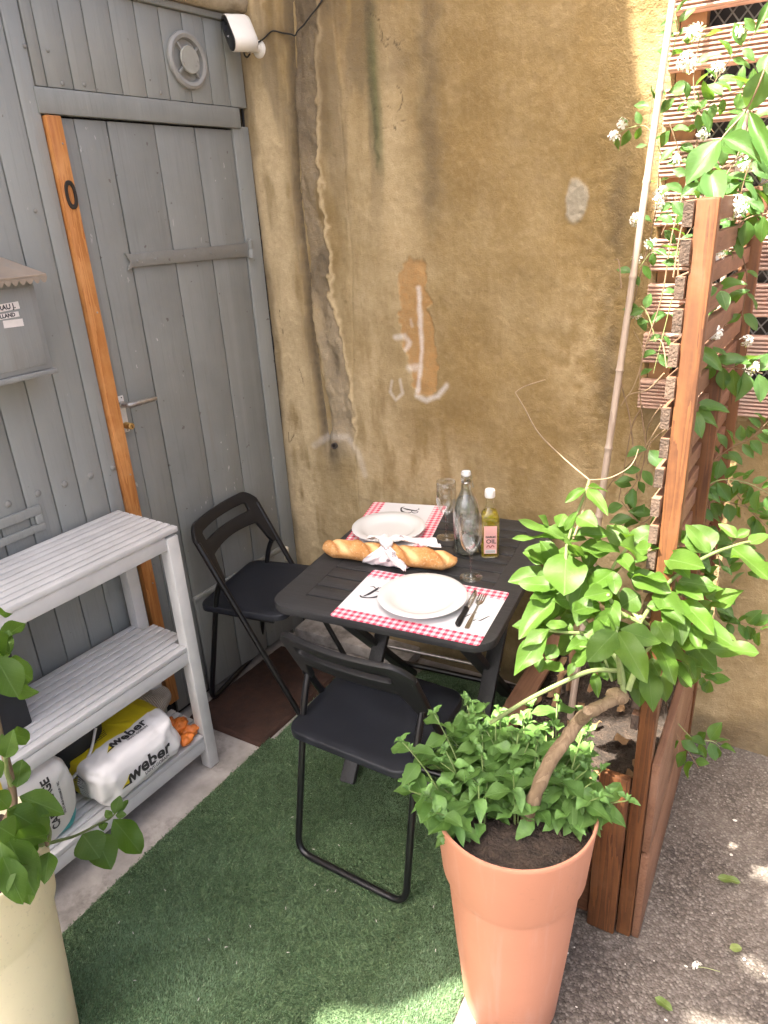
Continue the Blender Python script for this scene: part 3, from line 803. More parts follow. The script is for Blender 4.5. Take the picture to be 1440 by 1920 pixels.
# unseen upper wall of the same house; overhang added, its outline shaped for shade
KX, KY = SUN_K.x, SUN_K.y
def lifted(poly, H): return [(x+KX*H, y+KY*H) for x, y in poly]
RENDER = plain('pale_render', (.66,.58,.45), .9, .12, 5)
ov = empty('upper_storey', 'pale rendered upper storey with added overhang for shade above the grey door', 'house')
link('upper_wall', MB().box(-.62, -.14, -3.6, .3, 2.66, 5.0).mesh('ovwall', bev=.01), RENDER, ov)
eave = lifted([(.4, 3.0), (1.724, 3.0), (1.724, -.12), (1.60, -.20), (1.44, -.30), (1.40, -.90), (.4, -.94)], 5.0)
link('shade_eaves', ring_plate(eave, [], 5.0, 5.14), RENDER, ov)
sheet_p = lifted([(.15, -.72), (1.0, -.76), (1.42, -.70), (1.76, -.67), (1.82, -1.2), (1.75, -2.6), (1.40, -2.6), (1.375, -1.16), (1.30, -1.175), (1.235, -1.26), (1.18, -1.325), (1.045, -1.384), (.98, -2.6), (.1, -2.6)], 4.0)  # added unseen sheet, notched and slit to let sun onto chosen spots
tag(link('shade_sheet', ring_plate(sheet_p, [lifted(p_, 4.0) for p_ in ([(.765,-1.34),(.81,-1.35),(.83,-1.43),(.78,-1.42)], [(.785,-1.19),(.80,-1.18),(.805,-1.23),(.79,-1.235)], [(.79,-1.10),(.815,-1.095),(.82,-1.13),(.795,-1.14)])], 4.0, 4.006), plain('shade_sheet_sand', (.62,.55,.43), .9, .1, 20)), 'added unseen sand coloured sheet shaped to shade the terrace', 'shade sheet')
# ------------------------------------------------------------------ artificial turf, doormat
TPOLY = [(.335,-.70), (.318,-1.2), (.305,-1.9), (.31,-2.75), (1.40,-2.75), (1.345,-1.9), (1.325,-1.2), (1.31,-.9), (1.19,-.85), (1.19,-.06), (.66,-.06), (.64,-.13), (.36,-.15), (.355,-.69)]
def in_poly(P, poly):
    x, y = P[:,0], P[:,1]; ins = np.zeros(len(P), bool); n = len(poly)
    for i in range(n):
        x0, y0 = poly[i]; x1, y1 = poly[(i+1) % n]
        if y0 == y1: continue
        c = ((y0 > y) != (y1 > y)) & (x < (x1-x0)*(y-y0)/(y1-y0)+x0)
        ins ^= c
    return ins
turf = empty('artificial_turf', 'dark green artificial turf carpet laid under table and chairs', 'carpet', T(.85, -1.4, 0))
TBASE = plain('turf_backing', (.07,.11,.05), .95, .35, 30, .5, 300, .003)
link('turf_backing', ring_plate(TPOLY, [], .002, .007), TBASE, turf)
def m_blades():
    m, t, b, out = newmat('turf_blades')
    geo = nd(t, 'NewGeometry'); tc = nd(t, 'TexCoord')
    A = nd(t, 'Attribute', {}, attribute_name='rnd').outputs['Fac']
    n1 = nd(t, 'TexNoise', {'Vector': tc.outputs['Object'], 'Scale': 4.5, 'Detail': 5.0})
    c = ramp(t, A, [(0, (.115,.19,.095)), (.5, (.16,.262,.135)), (.85, (.21,.32,.17)), (1, (.30,.37,.22))])
    c = mixc(t, mth(t, 'MULTIPLY', ramp(t, n1.outputs[0], [(.35, 0.0), (.65, 1.0)]), .45), c, (.19,.275,.17))
    setb(t, b, col=c, rough=.5, spec=.4)
    tr = nd(t, 'BsdfTranslucent', {'Color': c}); mx = nd(t, 'MixShader', {0: .35, 1: b.outputs[0], 2: tr.outputs[0]})
    t.links.new(mx.outputs[0], out.inputs[0]); return m
def blades(N, seed):
    g = np.random.default_rng(seed)
    # denser towards the viewer, where single blades show
    P = np.stack([g.uniform(.28, 1.42, N*2), g.uniform(-2.05, -.05, N*2)], 1)
    P = P[in_poly(P + g.normal(0, .004, P.shape), TPOLY)][:N]
    n = len(P); a = g.uniform(0, 2*np.pi, n); L = g.uniform(.0045, .010, n); w = g.uniform(.0010, .0018, n)
    flow = (fbm(P[:,0]*4, P[:,1]*4, 3, 8)-.5)*7
    lean = g.uniform(.2, 1.05, n); la = flow + g.normal(0, .9, n)
    dx = np.cos(la)*np.sin(lean)*L; dy = np.sin(la)*np.sin(lean)*L; dz = np.cos(lean)*L
    sx = -np.sin(a)*w; sy = np.cos(a)*w; z0 = np.full(n, .0065)
    b0 = np.stack([P[:,0]-sx, P[:,1]-sy, z0], 1); b1 = np.stack([P[:,0]+sx, P[:,1]+sy, z0], 1)
    mdx, mdy, mdz = dx*.45, dy*.45, dz*.65
    m0 = np.stack([P[:,0]-sx*.8+mdx, P[:,1]-sy*.8+mdy, z0+mdz], 1); m1 = np.stack([P[:,0]+sx*.8+mdx, P[:,1]+sy*.8+mdy, z0+mdz], 1)
    tp = np.stack([P[:,0]+dx, P[:,1]+dy, z0+dz], 1)
    V = np.stack([b0, b1, m1, m0, tp], 1).reshape(-1, 3)
    i = np.arange(n)*5
    F = np.concatenate([np.stack([i, i+1, i+2], 1), np.stack([i, i+2, i+3], 1), np.stack([i+3, i+2, i+4], 1)])
    me = np_mesh('blades', V, F, sm=False)
    attr(me, 'rnd', np.repeat(g.uniform(0, 1, n)**1.2, 5))
    return me
tb = link('turf_blades', blades(260000, 4), m_blades(), turf); tb['kind'] = 'stuff'

MATM = plain('coir_brown', (.040,.018,.011), .95, .45, 25, .9, 260, .006)
mt = MB(); 
xs = np.linspace(-.005, .345, 40); ys = np.linspace(-.745, -.20, 60)
X, Y = np.meshgrid(xs, ys); Z = .016 + (fbm(X*60, Y*60, 3, 4)-.5)*.007
edge = np.minimum.reduce([X-xs[0], xs[-1]-X, Y-ys[0], ys[-1]-Y]); Z = np.where(edge < .004, .001, Z)
rot = RZ(-3)
I = np.arange(X.size).reshape(X.shape)
dm = np_mesh('doormat', np.stack([X+(Y+.47)*.05, Y, Z], -1).reshape(-1, 3), np.stack([I[:-1,:-1], I[:-1,1:], I[1:,1:], I[1:,:-1]], -1).reshape(-1, 4))
tag(link('doormat', dm, MATM), 'dark reddish brown doormat on the concrete before the door', 'doormat')

# crumbs of plaster, petals and leaves lying about
PEB = plain('pale_grit', (.50,.47,.42), .85, .3, 60)
bitm = MB().ball((0,0,0), 1, 7, 5, (1,.7,.5)).mesh('bit')
grit = MB(); rg = random.Random(3)
for k in range(120):
    x = rg.uniform(1.4, 2.35); y = rg.uniform(-1.35, -.02)
    r = rg.choice([.0012, .0016, .002, .003, .0045]) * (1.5 if y > -.25 else 1)
    grit.ball((x, y, .0005), r, 6, 4, (rg.uniform(.8, 1.6), 1, .5))
for k in range(26):
    x = rg.uniform(.33, 1.3); y = rg.uniform(-1.6, -.9)
    a = rg.uniform(0, 3.1); grit.tube([(x, y, .021), (x+.007*math.cos(a), y+.007*math.sin(a), .022)], [.0012, .0008], 5)
o = link('grit', grit.mesh('grit'), PEB); o['kind'] = 'stuff'; tag(o, 'pale grit and petals scattered over asphalt and turf', 'grit')
FALL = leafmat('fallen_leaf', (.11,.17,.03), (.20,.24,.07), (.26,.30,.12), .6, .1)
fm = leaf_mesh('fallen', 7, 4, .45, .9, .15, .12, .06, 3)
for (q0, q1, w, lab) in (((1345,1645), (1390,1652), .030, 'single oval green leaf fallen on asphalt, nearest the trellis planter'),
                      ((1368,1778), (1392,1776), .024, 'small round yellow-green leaf fallen on asphalt near the right picture edge'),
                      ((1228,1870), (1262,1893), .026, 'dark green leaf fallen on asphalt close to the terracotta pot')):
    a = at(*q0, z=.008); b_ = at(*q1, z=.010)
    o = link('fallen_leaf', fm.copy(), FALL, None, leaf_matrix(a, b_, w, (.1, -.1, 1)))
    tag(o, lab, 'leaf', 'leaves fallen on the asphalt')
# ------------------------------------------------------------------ slatted shelf unit
SHELFW = plain('pale_grey_stain', (.57,.565,.55), .5, .09, 9, .02, 60, .0005, dirt=((.42,.41,.39), 5.0, .58, .3))
SHELFV = plain('pale_grey_stain_upright', (.56,.555,.53), .5, .09, 9, .02, 60, .0005, dirt=((.42,.41,.38), 5.0, .58, .3))
S0, S1, O0, O1 = .848, 1.80, .018, .298
shelf = empty('shelf_unit', 'pale grey slatted wooden shelf unit against the grey front', 'shelf', FM @ T((S0+S1)/2, .16, 0))
def sbox(name, s0, s1, o0, o1, z0, z1, mat, bev=.0025, par=None): return link(name, MB().box(s0, s1, o0, o1, z0, z1).mesh(name, bev=bev), mat, par or shelf, FM)
LG = .042
for s_ in (S0, S1-LG):
    for o_ in (O0, O1-LG):
        sbox('leg', s_, s_+LG, o_, o_+LG, .001, .8785, SHELFV, .003)
for zt, inset in ((.905, 0), (.50, 1), (.145, 1)):
    n = 9; g = .0058
    a0, a1 = (O0, O1) if not inset else (O0+.006, O1-.004)
    w = (a1-a0-(n-1)*g)/n
    for k in range(n):
        oa = a0+k*(w+g)
        s0 = S0-.004 if not inset else S0
        if inset and (k < 2 or k > n-3): s0, s1 = S0+LG+.001, S1-LG-.001
        else: s1 = S1
        sbox('slat', s0, s1, oa, oa+w, zt-.017, zt, SHELFW, .0022)
    for oa in (O0+.004, O1-.026):
        sbox('apron', S0+LG+.0005, S1-LG-.0005, oa, oa+.02, zt-.064, zt-.0185, SHELFW)
    for sa in (S0+.008, S1-.03):
        sbox('end_rail', sa, sa+.02, O0+LG+.0005, O1-LG-.0005, zt-.056, zt-.0185, SHELFV)

# ------------------------------------------------------------------ folding chairs
BLKP = plain('black_plastic', (.010,.010,.011), .48, .2, 30, .15, 400, .0004, spec=.35)
BLKS = plain('black_seat_plastic', (.011,.0125,.017), .5, .25, 12, .4, 500, .0007, spec=.35, dirt=((.03,.03,.033), 30.0, .62, .3))
BLKM = plain('black_tube_lacquer', (.007,.007,.008), .3, .05, 10, .0, spec=.5, rvar=.02)
def backrest_mesh():
    N = 48; rows = 4; hw = .205
    cols = []
    for i in range(N+1):
        u = -hw + 2*hw*i/N; au = abs(u)
        top = .185 - .012*(u/hw)**2 - (.045*max(0, (au-.145)/.06)**2.2 if au > .145 else 0)
        bot = .062 - .018*(au/.15)**2 if au < .15 else .044 - .105*min(1, ((au-.15)/.02))**.7
        bot = max(bot, -.055)
        s = .150
        if au < s:
            k = math.sqrt(max(0, 1-(max(0, au-(s-.017))/.017)**2)); c = .128-.010*(u/s)**2
            sb, st = c-.0165*k, c+.0165*k
        else:
            sb = bot+(top-bot)*.4; st = bot+(top-bot)*.6
        cols.append((u, [bot, (bot+sb)/2, sb, st, (st+top)/2, top], au < s))
    bm = bmesh.new(); G = []
    for u, vs, _ in cols:
        bow = -.026*(1-(u/hw)**2)
        G.append([bm.verts.new((u, bow, v)) for v in vs])
    for i in range(N):
        for k in range(5):
            if k == 2 and cols[i][2] and cols[i+1][2]: continue
            bm.faces.new((G[i][k], G[i+1][k], G[i+1][k+1], G[i][k+1]))
    bmesh.ops.remove_doubles(bm, verts=bm.verts, dist=2e-4)
    bmesh.ops.recalc_face_normals(bm, faces=bm.faces)
    ret = bmesh.ops.solidify(bm, geom=list(bm.faces), thickness=.017)
    bmesh.ops.recalc_face_normals(bm, faces=bm.faces)
    me = bpy.data.meshes.new('backrest'); bm.to_mesh(me); bm.free()
    return bevelled(me, .0045, 2, 55)
BACK_ME = backrest_mesh()
def rounded_plate(w, d, r, th, dish=.004):
    out = rrect(w, d, r, 8)
    mb = MB(); n = len(out); V = []; F = []
    rings = [(.0, 1.0, -th), (.0, 1.0, -.006), (.0015, .992, -.0015), (.006, .975, .0)]
    for _, k, z in rings: V += [(p[0]*k, p[1]*k, z) for p in out]
    for q in (.8, .5, .2): V += [(p[0]*q, p[1]*q, -dish*(1-q**2)) for p in out]
    V.append((0, 0, -dish)); m = 7
    for i in range(m-1):
        for k in range(n): F.append((i*n+k, i*n+(k+1) % n, (i+1)*n+(k+1) % n, (i+1)*n+k))
    for k in range(n): F.append(((m-1)*n+k, (m-1)*n+(k+1) % n, m*n))
    F.append(tuple(range(n-1, -1, -1)))
    mb.add(V, F); return mb.mesh('seat', ang=50)
SEAT_ME = rounded_plate(.385, .355, .045, .022)
def chair_parts():
    ft = Vector((0, .215, .0)); tp = Vector((0, -.165, .765))
    ax = (tp-ft).normalized()
    hw = .195
    def on(z): k = z/tp.z; return ft+(tp-ft)*k
    main = []
    P = [(-hw, on(.70).y, .70), (-hw, ft.y, .011), (hw, ft.y, .011), (hw, on(.70).y, .70)]
    mf = MB().tube(fillet(P, .05, 7), .0105, 12).mesh('main_frame')
    rp = [(-hw+.014, on(.565).y-.004, .565), (-hw+.014, -.10, .50), (-hw+.012, -.205, .011), (hw-.012, -.205, .011), (hw-.014, -.10, .50), (hw-.014, on(.565).y-.004, .565)]
    rf = MB().tube(fillet(rp, .05, 7), .0100, 12).mesh('rear_frame')
    parts = [('main_frame', mf, BLKM, Matrix()), ('rear_frame', rf, BLKM, Matrix())]
    # backrest plane leans with the tubes
    zax = ax; xax = Vector((1,0,0)); yax = zax.cross(xax)
    bmx = Matrix(((xax.x, yax.x, zax.x, 0), (xax.y, yax.y, zax.y, on(.60).y), (xax.z, yax.z, zax.z, .60), (0,0,0,1)))
    parts.append(('backrest', BACK_ME, BLKP, bmx @ T(0, -.008, 0)))
    parts.append(('seat', SEAT_ME, BLKS, T(0, -.008, .452) @ RX(2.0)))
    for sx in (-1, 1):
        br = MB().lathe([(.013, 0), (.013, .004), (.005, .006), (0, .0062)], 12, T(sx*(hw-.006), on(.565).y-.004, .566) @ RY(90*sx)).mesh('pivot')
        parts.append(('pivot', br, BLKM, Matrix()))
        parts.append(('rivet', MB().ball((sx*(hw+.003), on(.565).y-.003, .567), .0036, 8, 5).mesh('rivet'), METAL, Matrix()))
        parts.append(('seat_bracket', MB().box(sx*.17-.006, sx*.17+.006, -.14, .12, .413, .4285).mesh('bracket', bev=.002), BLKM, Matrix()))
    parts.append(('cross_bar', MB().tube([(-hw+.013, -.158, .26), (hw-.013, -.158, .26)], .007, 10).mesh('cross'), BLKM, Matrix()) if False else ('seat_rib', MB().box(-.15, .15, -.004, .012, .416, .4285).mesh('rib', bev=.002), BLKP, Matrix()))
    return parts
CP = chair_parts()
for (loc, ang, lab) in (((.915, -.855, .006), -1.5, 'black folding chair with its back to the viewer, on the green turf'),
                        ((.188, -.432, .016), -82.0, 'black folding chair beside the door at the left table end')):
    Mx = T(*loc) @ RZ(ang)
    ch = empty('folding_chair', lab, 'chair', Mx, 'folding chairs at the table')
    for nme, me, mat, Ml in CP: link(nme, me, mat, ch, Ml, local=True)

# ------------------------------------------------------------------ folding table
TX0, TX1, TY0, TY1, TZ = -.335, .335, -.395, .395, .72
TBL = wood('black_stained_wood', (.042,.042,.043), (.026,.026,.027), 0, .52, 1.0, bump=.3)
TBLY = wood('black_stained_wood_cross', (.042,.042,.043), (.026,.026,.027), 1, .52, 1.0, bump=.3)
table = empty('folding_table', 'black slatted folding table with rounded corners by the stucco wall', 'table', T(.860, -.446, 0) @ RZ(5.4))
ix0, ix1, iy0, iy1 = TX0+.085, TX1-.085, TY0+.085, TY1-.085
link('top_frame', ring_plate(rrect(TX1-TX0, TY1-TY0, .065, 8, (TX0+TX1)/2, (TY0+TY1)/2), [[(ix0,iy0),(ix0,iy1),(ix1,iy1),(ix1,iy0)]], TZ-.026, TZ, .004), TBL, table, Matrix(), local=True)
ns = 10; g = .0065; w = (iy1-iy0-(ns+1)*g)/ns
for k in range(ns):
    y = iy0+g+k*(w+g)
    link('slat', MB().box(ix0-.0005, ix1+.0005, y, y+w, TZ-.0245, TZ-.0008).mesh('tslat', bev=.0022), TBL, table, Matrix(), local=True)
link('under_brace', MB().box(ix0-.02, ix1+.02, TY0+.2, TY0+.24, TZ-.05, TZ-.0265).mesh('brace', bev=.002), TBLY, table, Matrix(), local=True)
link('under_brace', MB().box(ix0-.02, ix1+.02, TY1-.24, TY1-.2, TZ-.05, TZ-.0265).mesh('brace', bev=.002), TBLY, table, Matrix(), local=True)
for x in (TX0+.125, TX1-.145):
    a = MB().bar((x, TY0+.10, TZ-.03), (x, TY1-.06, .012), .024, .05, up=Vector((1,0,0))).mesh('leg', bev=.004)
    link('leg', a, TBLY, table, Matrix(), local=True)
    a = MB().bar((x+.03, TY1-.10, TZ-.03), (x+.03, TY0+.10, .012), .024, .05, up=Vector((1,0,0))).mesh('leg', bev=.004)
    link('leg', a, TBLY, table, Matrix(), local=True)
for y, z in ((TY0+.16, .10), (TY1-.12, .10)):
    link('stretcher', MB().tube([(TX0+.12, y, z), (TX1-.10, y, z)], .011, 12).mesh('stretcher'), METAL if False else BLKM, table, Matrix(), local=True)
link('pivot_rod', MB().tube([(TX0+.11, (TY0+TY1)/2+.02, .355), (TX1-.09, (TY0+TY1)/2+.02, .355)], .006, 10).mesh('rod'), METAL, table, Matrix(), local=True)
# ------------------------------------------------------------------ things laid on the table
def m_placemat():
    m, t, b, out = newmat('gingham_placemat')
    tc = nd(t, 'TexCoord'); sp = nd(t, 'SeparateXYZ', {0: tc.outputs['Object']})
    x, y = sp.outputs[0], sp.outputs[1]
    s = 1/.0195
    fx = mth(t, 'LESS_THAN', mth(t, 'FRACT', mth(t, 'MULTIPLY', mth(t, 'ADD', x, 1.0), s)), .5)
    fy = mth(t, 'LESS_THAN', mth(t, 'FRACT', mth(t, 'MULTIPLY', mth(t, 'ADD', y, 1.0047), s)), .5)
    amt = mth(t, 'MULTIPLY', mth(t, 'ADD', fx, fy), .5)
    gin = ramp(t, amt, [(.0, (.66,.64,.64)), (.25, (.66,.64,.64)), (.45, (.74,.30,.36)), (.6, (.74,.30,.36)), (.9, (.60,.022,.075)), (1.0, (.60,.022,.075))])
    bd = mth(t, 'GREATER_THAN', mth(t, 'ABSOLUTE', y), .096)
    nz = nd(t, 'TexNoise', {'Vector': tc.outputs['Object'], 'Scale': 25.0, 'Detail': 4.0})
    c = mixc(t, bd, mixc(t, nz.outputs[0], (.66,.66,.67), (.62,.63,.65)), gin)
    setb(t, b, col=c, rough=.45, spec=.4)
    return m
PM = m_placemat(); INK = plain('black_print', (.022,.022,.03), .5, .1)
PMME = ring_plate(rrect(.43, .285, .008, 3), [], 0, .0012)
def flat(me_vf, z, name='print'):
    mb = MB(); V, F = me_vf; mb.add([(p[0], p[1], z) for p in V], F); return mb.mesh(name, sm=False)
def script_b():
    V = []; F = []
    def st(pts, ws):
        P = catmull([(p[0], p[1], 0) for p in pts], 8); n = len(P)
        W_ = [np.interp(i/(n-1), np.linspace(0, 1, len(ws)), ws) for i in range(n)]
        v, f = ribbon(P, [float(x)*1.5 for x in W_]); b = len(V); V.extend(v); F.extend([tuple(i+b for i in q) for q in f])
    st([(-.022,.030), (-.012,.034), (.0,.026), (.006,.034)], [.001,.003,.002,.001])
    st([(.006,.036), (.002,.012), (-.006,-.014), (-.016,-.030)], [.002,.007,.007,.002])
    st([(.012,.034), (.006,.012), (-.002,-.012), (-.012,-.030)], [.001,.002,.002,.001])
    st([(.004,.008), (.020,.012), (.030,-.002), (.022,-.022), (.002,-.034), (-.018,-.036), (-.028,-.028)], [.001,.003,.006,.007,.004,.005,.002])
    st([(.008,.036), (.022,.034), (.026,.022), (.014,.010)], [.001,.003,.004,.001])
    return V, F
def script_t():
    V = []; F = []
    def st(pts, ws):
        P = catmull([(p[0], p[1], 0) for p in pts], 6); n = len(P)
        W_ = [float(np.interp(i/(n-1), np.linspace(0, 1, len(ws)), ws)) for i in range(n)]
        v, f = ribbon(P, W_); b = len(V); V.extend(v); F.extend([tuple(i+b for i in q) for q in f])
    st([(-.03,-.022), (-.022,-.008), (-.016,.004)], [.002,.004,.002])
    st([(-.008,.010), (-.004,.012)], [.004,.004])
    st([(.010,-.028), (.018,-.020), (.030,.002), (.036,.010)], [.001,.005,.004,.001])
    st([(.006,-.026), (.000,-.028), (.010,-.012)], [.001,.003,.001])
    return V, F
for (cx, cy, ang, lab) in ((.972, -.688, 5.0, 'red gingham edged white placemat at the near table side'), (.655, -.262, -76.0, 'red gingham edged white placemat turned towards the corner')):
    Mx = T(cx, cy, TZ+.0008) @ RZ(ang)
    pm = empty('placemat', lab, 'placemat', Mx, 'placemats')
    link('mat', PMME, PM, pm, Matrix(), local=True)
    link('lettering', flat(script_b(), .0016), INK, pm, T(-.158, .012, 0) @ Matrix.Scale(.95, 4), local=True)
    link('lettering', flat(script_t(), .0016), INK, pm, T(.165, -.006, 0), local=True)

CERAM = plain('white_porcelain', (.63,.63,.62), .12, .02, 8, .03, 30, .0005, spec=.6, rvar=.03)
PPROF = [(0,.003), (.055,.003), (.058,.0), (.064,.0), (.066,.004), (.085,.010), (.100,.0175), (.124,.0225), (.1262,.0245), (.1245,.0262), (.100,.0218), (.091,.0180), (.080,.0105), (.070,.0078), (.05,.0072), (0,.007)]
PLME = MB().lathe(PPROF, 72).mesh('plate', ang=60)
for (c, lab) in (((.972,-.678), 'white round dinner plate on the near gingham placemat'), ((.655,-.310), 'white round dinner plate beyond the baguette, near the corner')):
    tag(link('dinner_plate', PLME, CERAM, None, T(c[0], c[1], TZ+.0022)), lab, 'plate', 'dinner plates')

# cutlery
KB = at(893,1108,z=.727); KE = at(858,1172,z=.727)
STEEL = plain('cutlery_steel', (.55,.54,.52), .22, .1, 40, .05, metal=1.0)
kd = (KB-KE).normalized(); kang = math.degrees(math.atan2(kd.y, kd.x))
kM = T(KE.x, KE.y, TZ+.0023) @ RZ(kang)
kn = empty('steak_knife', 'steak knife with black handle lying right of the near plate', 'knife', kM)
hm = MB(); hm.tube([(-.004,0,.0065),(0,0,.0065),(.02,0,.0072),(.05,0,.0065),(.078,0,.006),(.088,0,.006),(.090,0,.006)], [.004,.0085,.0092,.0078,.0080,.0086,.004], 12, flat=.68)
link('handle', hm.mesh('handle'), BLKP, kn, Matrix(), local=True)
bl = MB().prism([(.088,-.007),(.13,-.0085),(.165,-.0075),(.188,-.002),(.196,.006),(.17,.0075),(.088,.0075)], .0048, .0062)
link('blade', bl.mesh('blade', bev=.0004), STEEL, kn, Matrix(), local=True)
FE = at(872,1178,z=.725); FB = at(905,1110,z=.725); fd = (FB-FE).normalized()
fM = T(FE.x+.004, FE.y, TZ+.0026) @ RZ(math.degrees(math.atan2(fd.y, fd.x)))
fk = empty('fork', 'steel fork lying between the steak knife and placemat lettering', 'fork', fM)
link('handle', MB().prism([(0,-.004),(.003,-.0065),(.03,-.006),(.09,-.003),(.125,-.003),(.135,-.010),(.150,-.0115),(.150,.0115),(.135,.010),(.125,.003),(.09,.003),(.03,.006),(.003,.0065),(0,.004)], .001, .0032).mesh('fh', bev=.0006), STEEL, fk, Matrix(), local=True)
for k in range(4):
    y = -.0095+k*.0063
    link('tine', MB().prism([(.1495,y-.002),(.185,y-.0016),(.190,y),(.185,y+.0016),(.1495,y+.002)], .0012, .0030).mesh('tine', bev=.0003), STEEL, fk, Matrix(), local=True)

# glass
def m_glass(name, col=(1,1,1), ior=1.47, rough=0.0):
    m, t, b, out = newmat(name)
    tr = nd(t, 'BsdfTransparent', {'Color': col})
    lw = nd(t, 'LayerWeight', {0: .35})
    gl = nd(t, 'BsdfGlossy', {'Color': (1,1,1), 'Roughness': rough+.02})
    fac = mth(t, 'MULTIPLY_ADD', mth(t, 'POWER', lw.outputs['Facing'], 1.7), .95, .06)
    mx = nd(t, 'MixShader', {0: fac, 1: tr.outputs[0], 2: gl.outputs[0]})
    t.nodes.remove(b)
    return m, t, None, out, mx
def thin_glass(name, col=(.945,.955,.95)):
    m, t, b, out, mx = m_glass(name, col); t.links.new(mx.outputs[0], out.inputs[0]); return m
GLASS = thin_glass('clear_glass')
WPROF = [(0,.0035),(.02,.003),(.033,.0012),(.0345,.0022),(.033,.0035),(.018,.0055),(.0060,.010),(.0042,.02),(.0040,.055),(.0044,.078),(.010,.0855),(.021,.096),(.0295,.112),(.0335,.135),(.0338,.16),(.0318,.2015),(.0310,.2025),(.0303,.2015),(.0322,.16),(.0320,.135),(.0280,.1135),(.019,.0985),(.008,.0895),(0,.088)]
WGME = MB().lathe(WPROF, 48).mesh('wine_glass', ang=60)
for (c, lab) in (((1.037,-.486), 'stemmed wine glass in front of the oil bottle'), ((.853,-.262), 'stemmed wine glass half hidden behind the water bottle')):
    tag(link('wine_glass', WGME, GLASS, None, T(c[0], c[1], TZ+.0003)), lab, 'glass', 'stemmed glasses')

# swing-top water bottle
bM = T(.957, -.335, TZ+.0004)
wb = empty('water_bottle', 'clear swing-top water bottle standing behind the wine glass', 'bottle', bM)
bp_ = [(0,.006),(.030,.003),(.037,0),(.0405,.004),(.0415,.012),(.0415,.135),(.0395,.158),(.033,.18),(.0235,.20),(.0168,.216),(.0148,.232),(.0142,.252),(.0160,.254),(.0160,.2615),(.0135,.2635),(.0115,.262),(.0118,.232),(.0138,.217),(.021,.20),(.030,.18),(.0368,.158),(.0388,.135),(.0388,.016),(.034,.008),(0,.010)]
link('glass_body', MB().lathe(bp_, 48).mesh('bottle', ang=60), thin_glass('bottle_glass', (.90,.92,.905)), wb, Matrix(), local=True)
wat = [(0,.0105),(.0335,.0085),(.0383,.0165),(.0383,.134),(.0363,.158),(.0295,.18),(.0270,.187),(0,.187)]
def m_mist():
    m, t, b, out = newmat('misted_water')
    tc = nd(t, 'TexCoord'); nz = nd(t, 'TexNoise', {'Vector': tc.outputs['Object'], 'Scale': 40.0, 'Detail': 5.0})
    setb(t, b, col=(.50,.50,.49), rough=.35, trans=.0, ior=1.33)
    bp = nd(t, 'Bump', {'Height': nz.outputs[0], 'Strength': .3, 'Distance': .002}); t.links.new(bp.outputs[0], b.inputs['Normal'])
    tr = nd(t, 'BsdfTransparent', {'Color': (.84,.85,.84)}); mx = nd(t, 'MixShader', {0: .30, 1: tr.outputs[0], 2: b.outputs[0]})
    t.links.new(mx.outputs[0], out.inputs[0]); return m
link('water', MB().lathe(wat, 40).mesh('water', ang=60), m_mist(), wb, Matrix(), local=True)
link('stopper', MB().lathe([(.0105,.262),(.0135,.2638),(.0140,.270),(.0125,.2765),(0,.2785)], 24).mesh('stopper'), CERAM, wb, Matrix(), local=True)
link('wire_bail', MB().tube(catmull([(-.0145,0,.243),(-.0155,0,.262),(-.013,0,.2775),(0,0,.2805),(.013,0,.2775),(.0155,0,.262),(.019,.0,.240),(.022,.0,.225),(.0205,0,.222),(.0165,0,.236)], 5), .0011, 6).mesh('bail'), STEEL, wb, RZ(25), local=True)
link('neck_ring', MB().lathe([(.0150,.240),(.0162,.242),(.0150,.244)], 24).mesh('nr'), STEEL, wb, Matrix(), local=True)

# oil bottle: square shoulders, white cap
oM = T(1.030, -.322, TZ+.0004) @ RZ(26)
ob = empty('oil_bottle', 'small square bottle of golden oil with white cap', 'bottle', oM)
def sq_loft(rows, n=32):
    mb = MB(); V = []; F = []
    for (h, z, q) in rows:          # half width, height, squareness
        for k in range(n):
            a = 2*math.pi*k/n; c, s_ = math.cos(a), math.sin(a)
            d = (abs(c)**q+abs(s_)**q)**(1/q)
            V.append((h*c/d, h*s_/d, z))
    m = len(rows)
    for i in range(m-1):
        for k in range(n): F.append((i*n+k, i*n+(k+1) % n, (i+1)*n+(k+1) % n, (i+1)*n+k))
    F.append(tuple(range(n-1, -1, -1))); F.append(tuple(range((m-1)*n, m*n)))
    mb.add(V, F); return mb
link('glass_body', sq_loft([(.026,.0,6),(.0285,.003,6),(.0295,.01,6),(.0295,.125,6),(.0285,.138,5),(.024,.150,3.5),(.016,.163,2.4),(.0125,.175,2),(.0122,.200,2)]).mesh('ob', ang=60), thin_glass('oil_bottle_glass', (.95,.96,.90)), ob, Matrix(), local=True)
def m_oil():
    m, t, b, out = newmat('golden_oil')
    nz = nd(t, 'TexNoise', {'Scale': 60.0})
    setb(t, b, col=(.44,.36,.03), rough=.15, trans=.0, ior=1.2)
    bp = nd(t, 'Bump', {'Height': nz.outputs[0], 'Strength': .1, 'Distance': .001}); t.links.new(bp.outputs[0], b.inputs['Normal'])
    tr = nd(t, 'BsdfTransparent', {'Color': (.82,.72,.16)}); mx = nd(t, 'MixShader', {0: .4, 1: tr.outputs[0], 2: b.outputs[0]})
    t.links.new(mx.outputs[0], out.inputs[0]); return m
link('oil', sq_loft([(.027,.006,6),(.0278,.012,6),(.0278,.124,6),(.0268,.136,5),(.0225,.147,3.5),(.0205,.151,3)]).mesh('oil', ang=60), m_oil(), ob, Matrix(), local=True)
link('cap', MB().lathe([(.0150,.198),(.0160,.201),(.0160,.218),(.0145,.2225),(0,.224)], 28).mesh('cap'), plain('white_cap', (.74,.73,.70), .4, .05), ob, Matrix(), local=True)
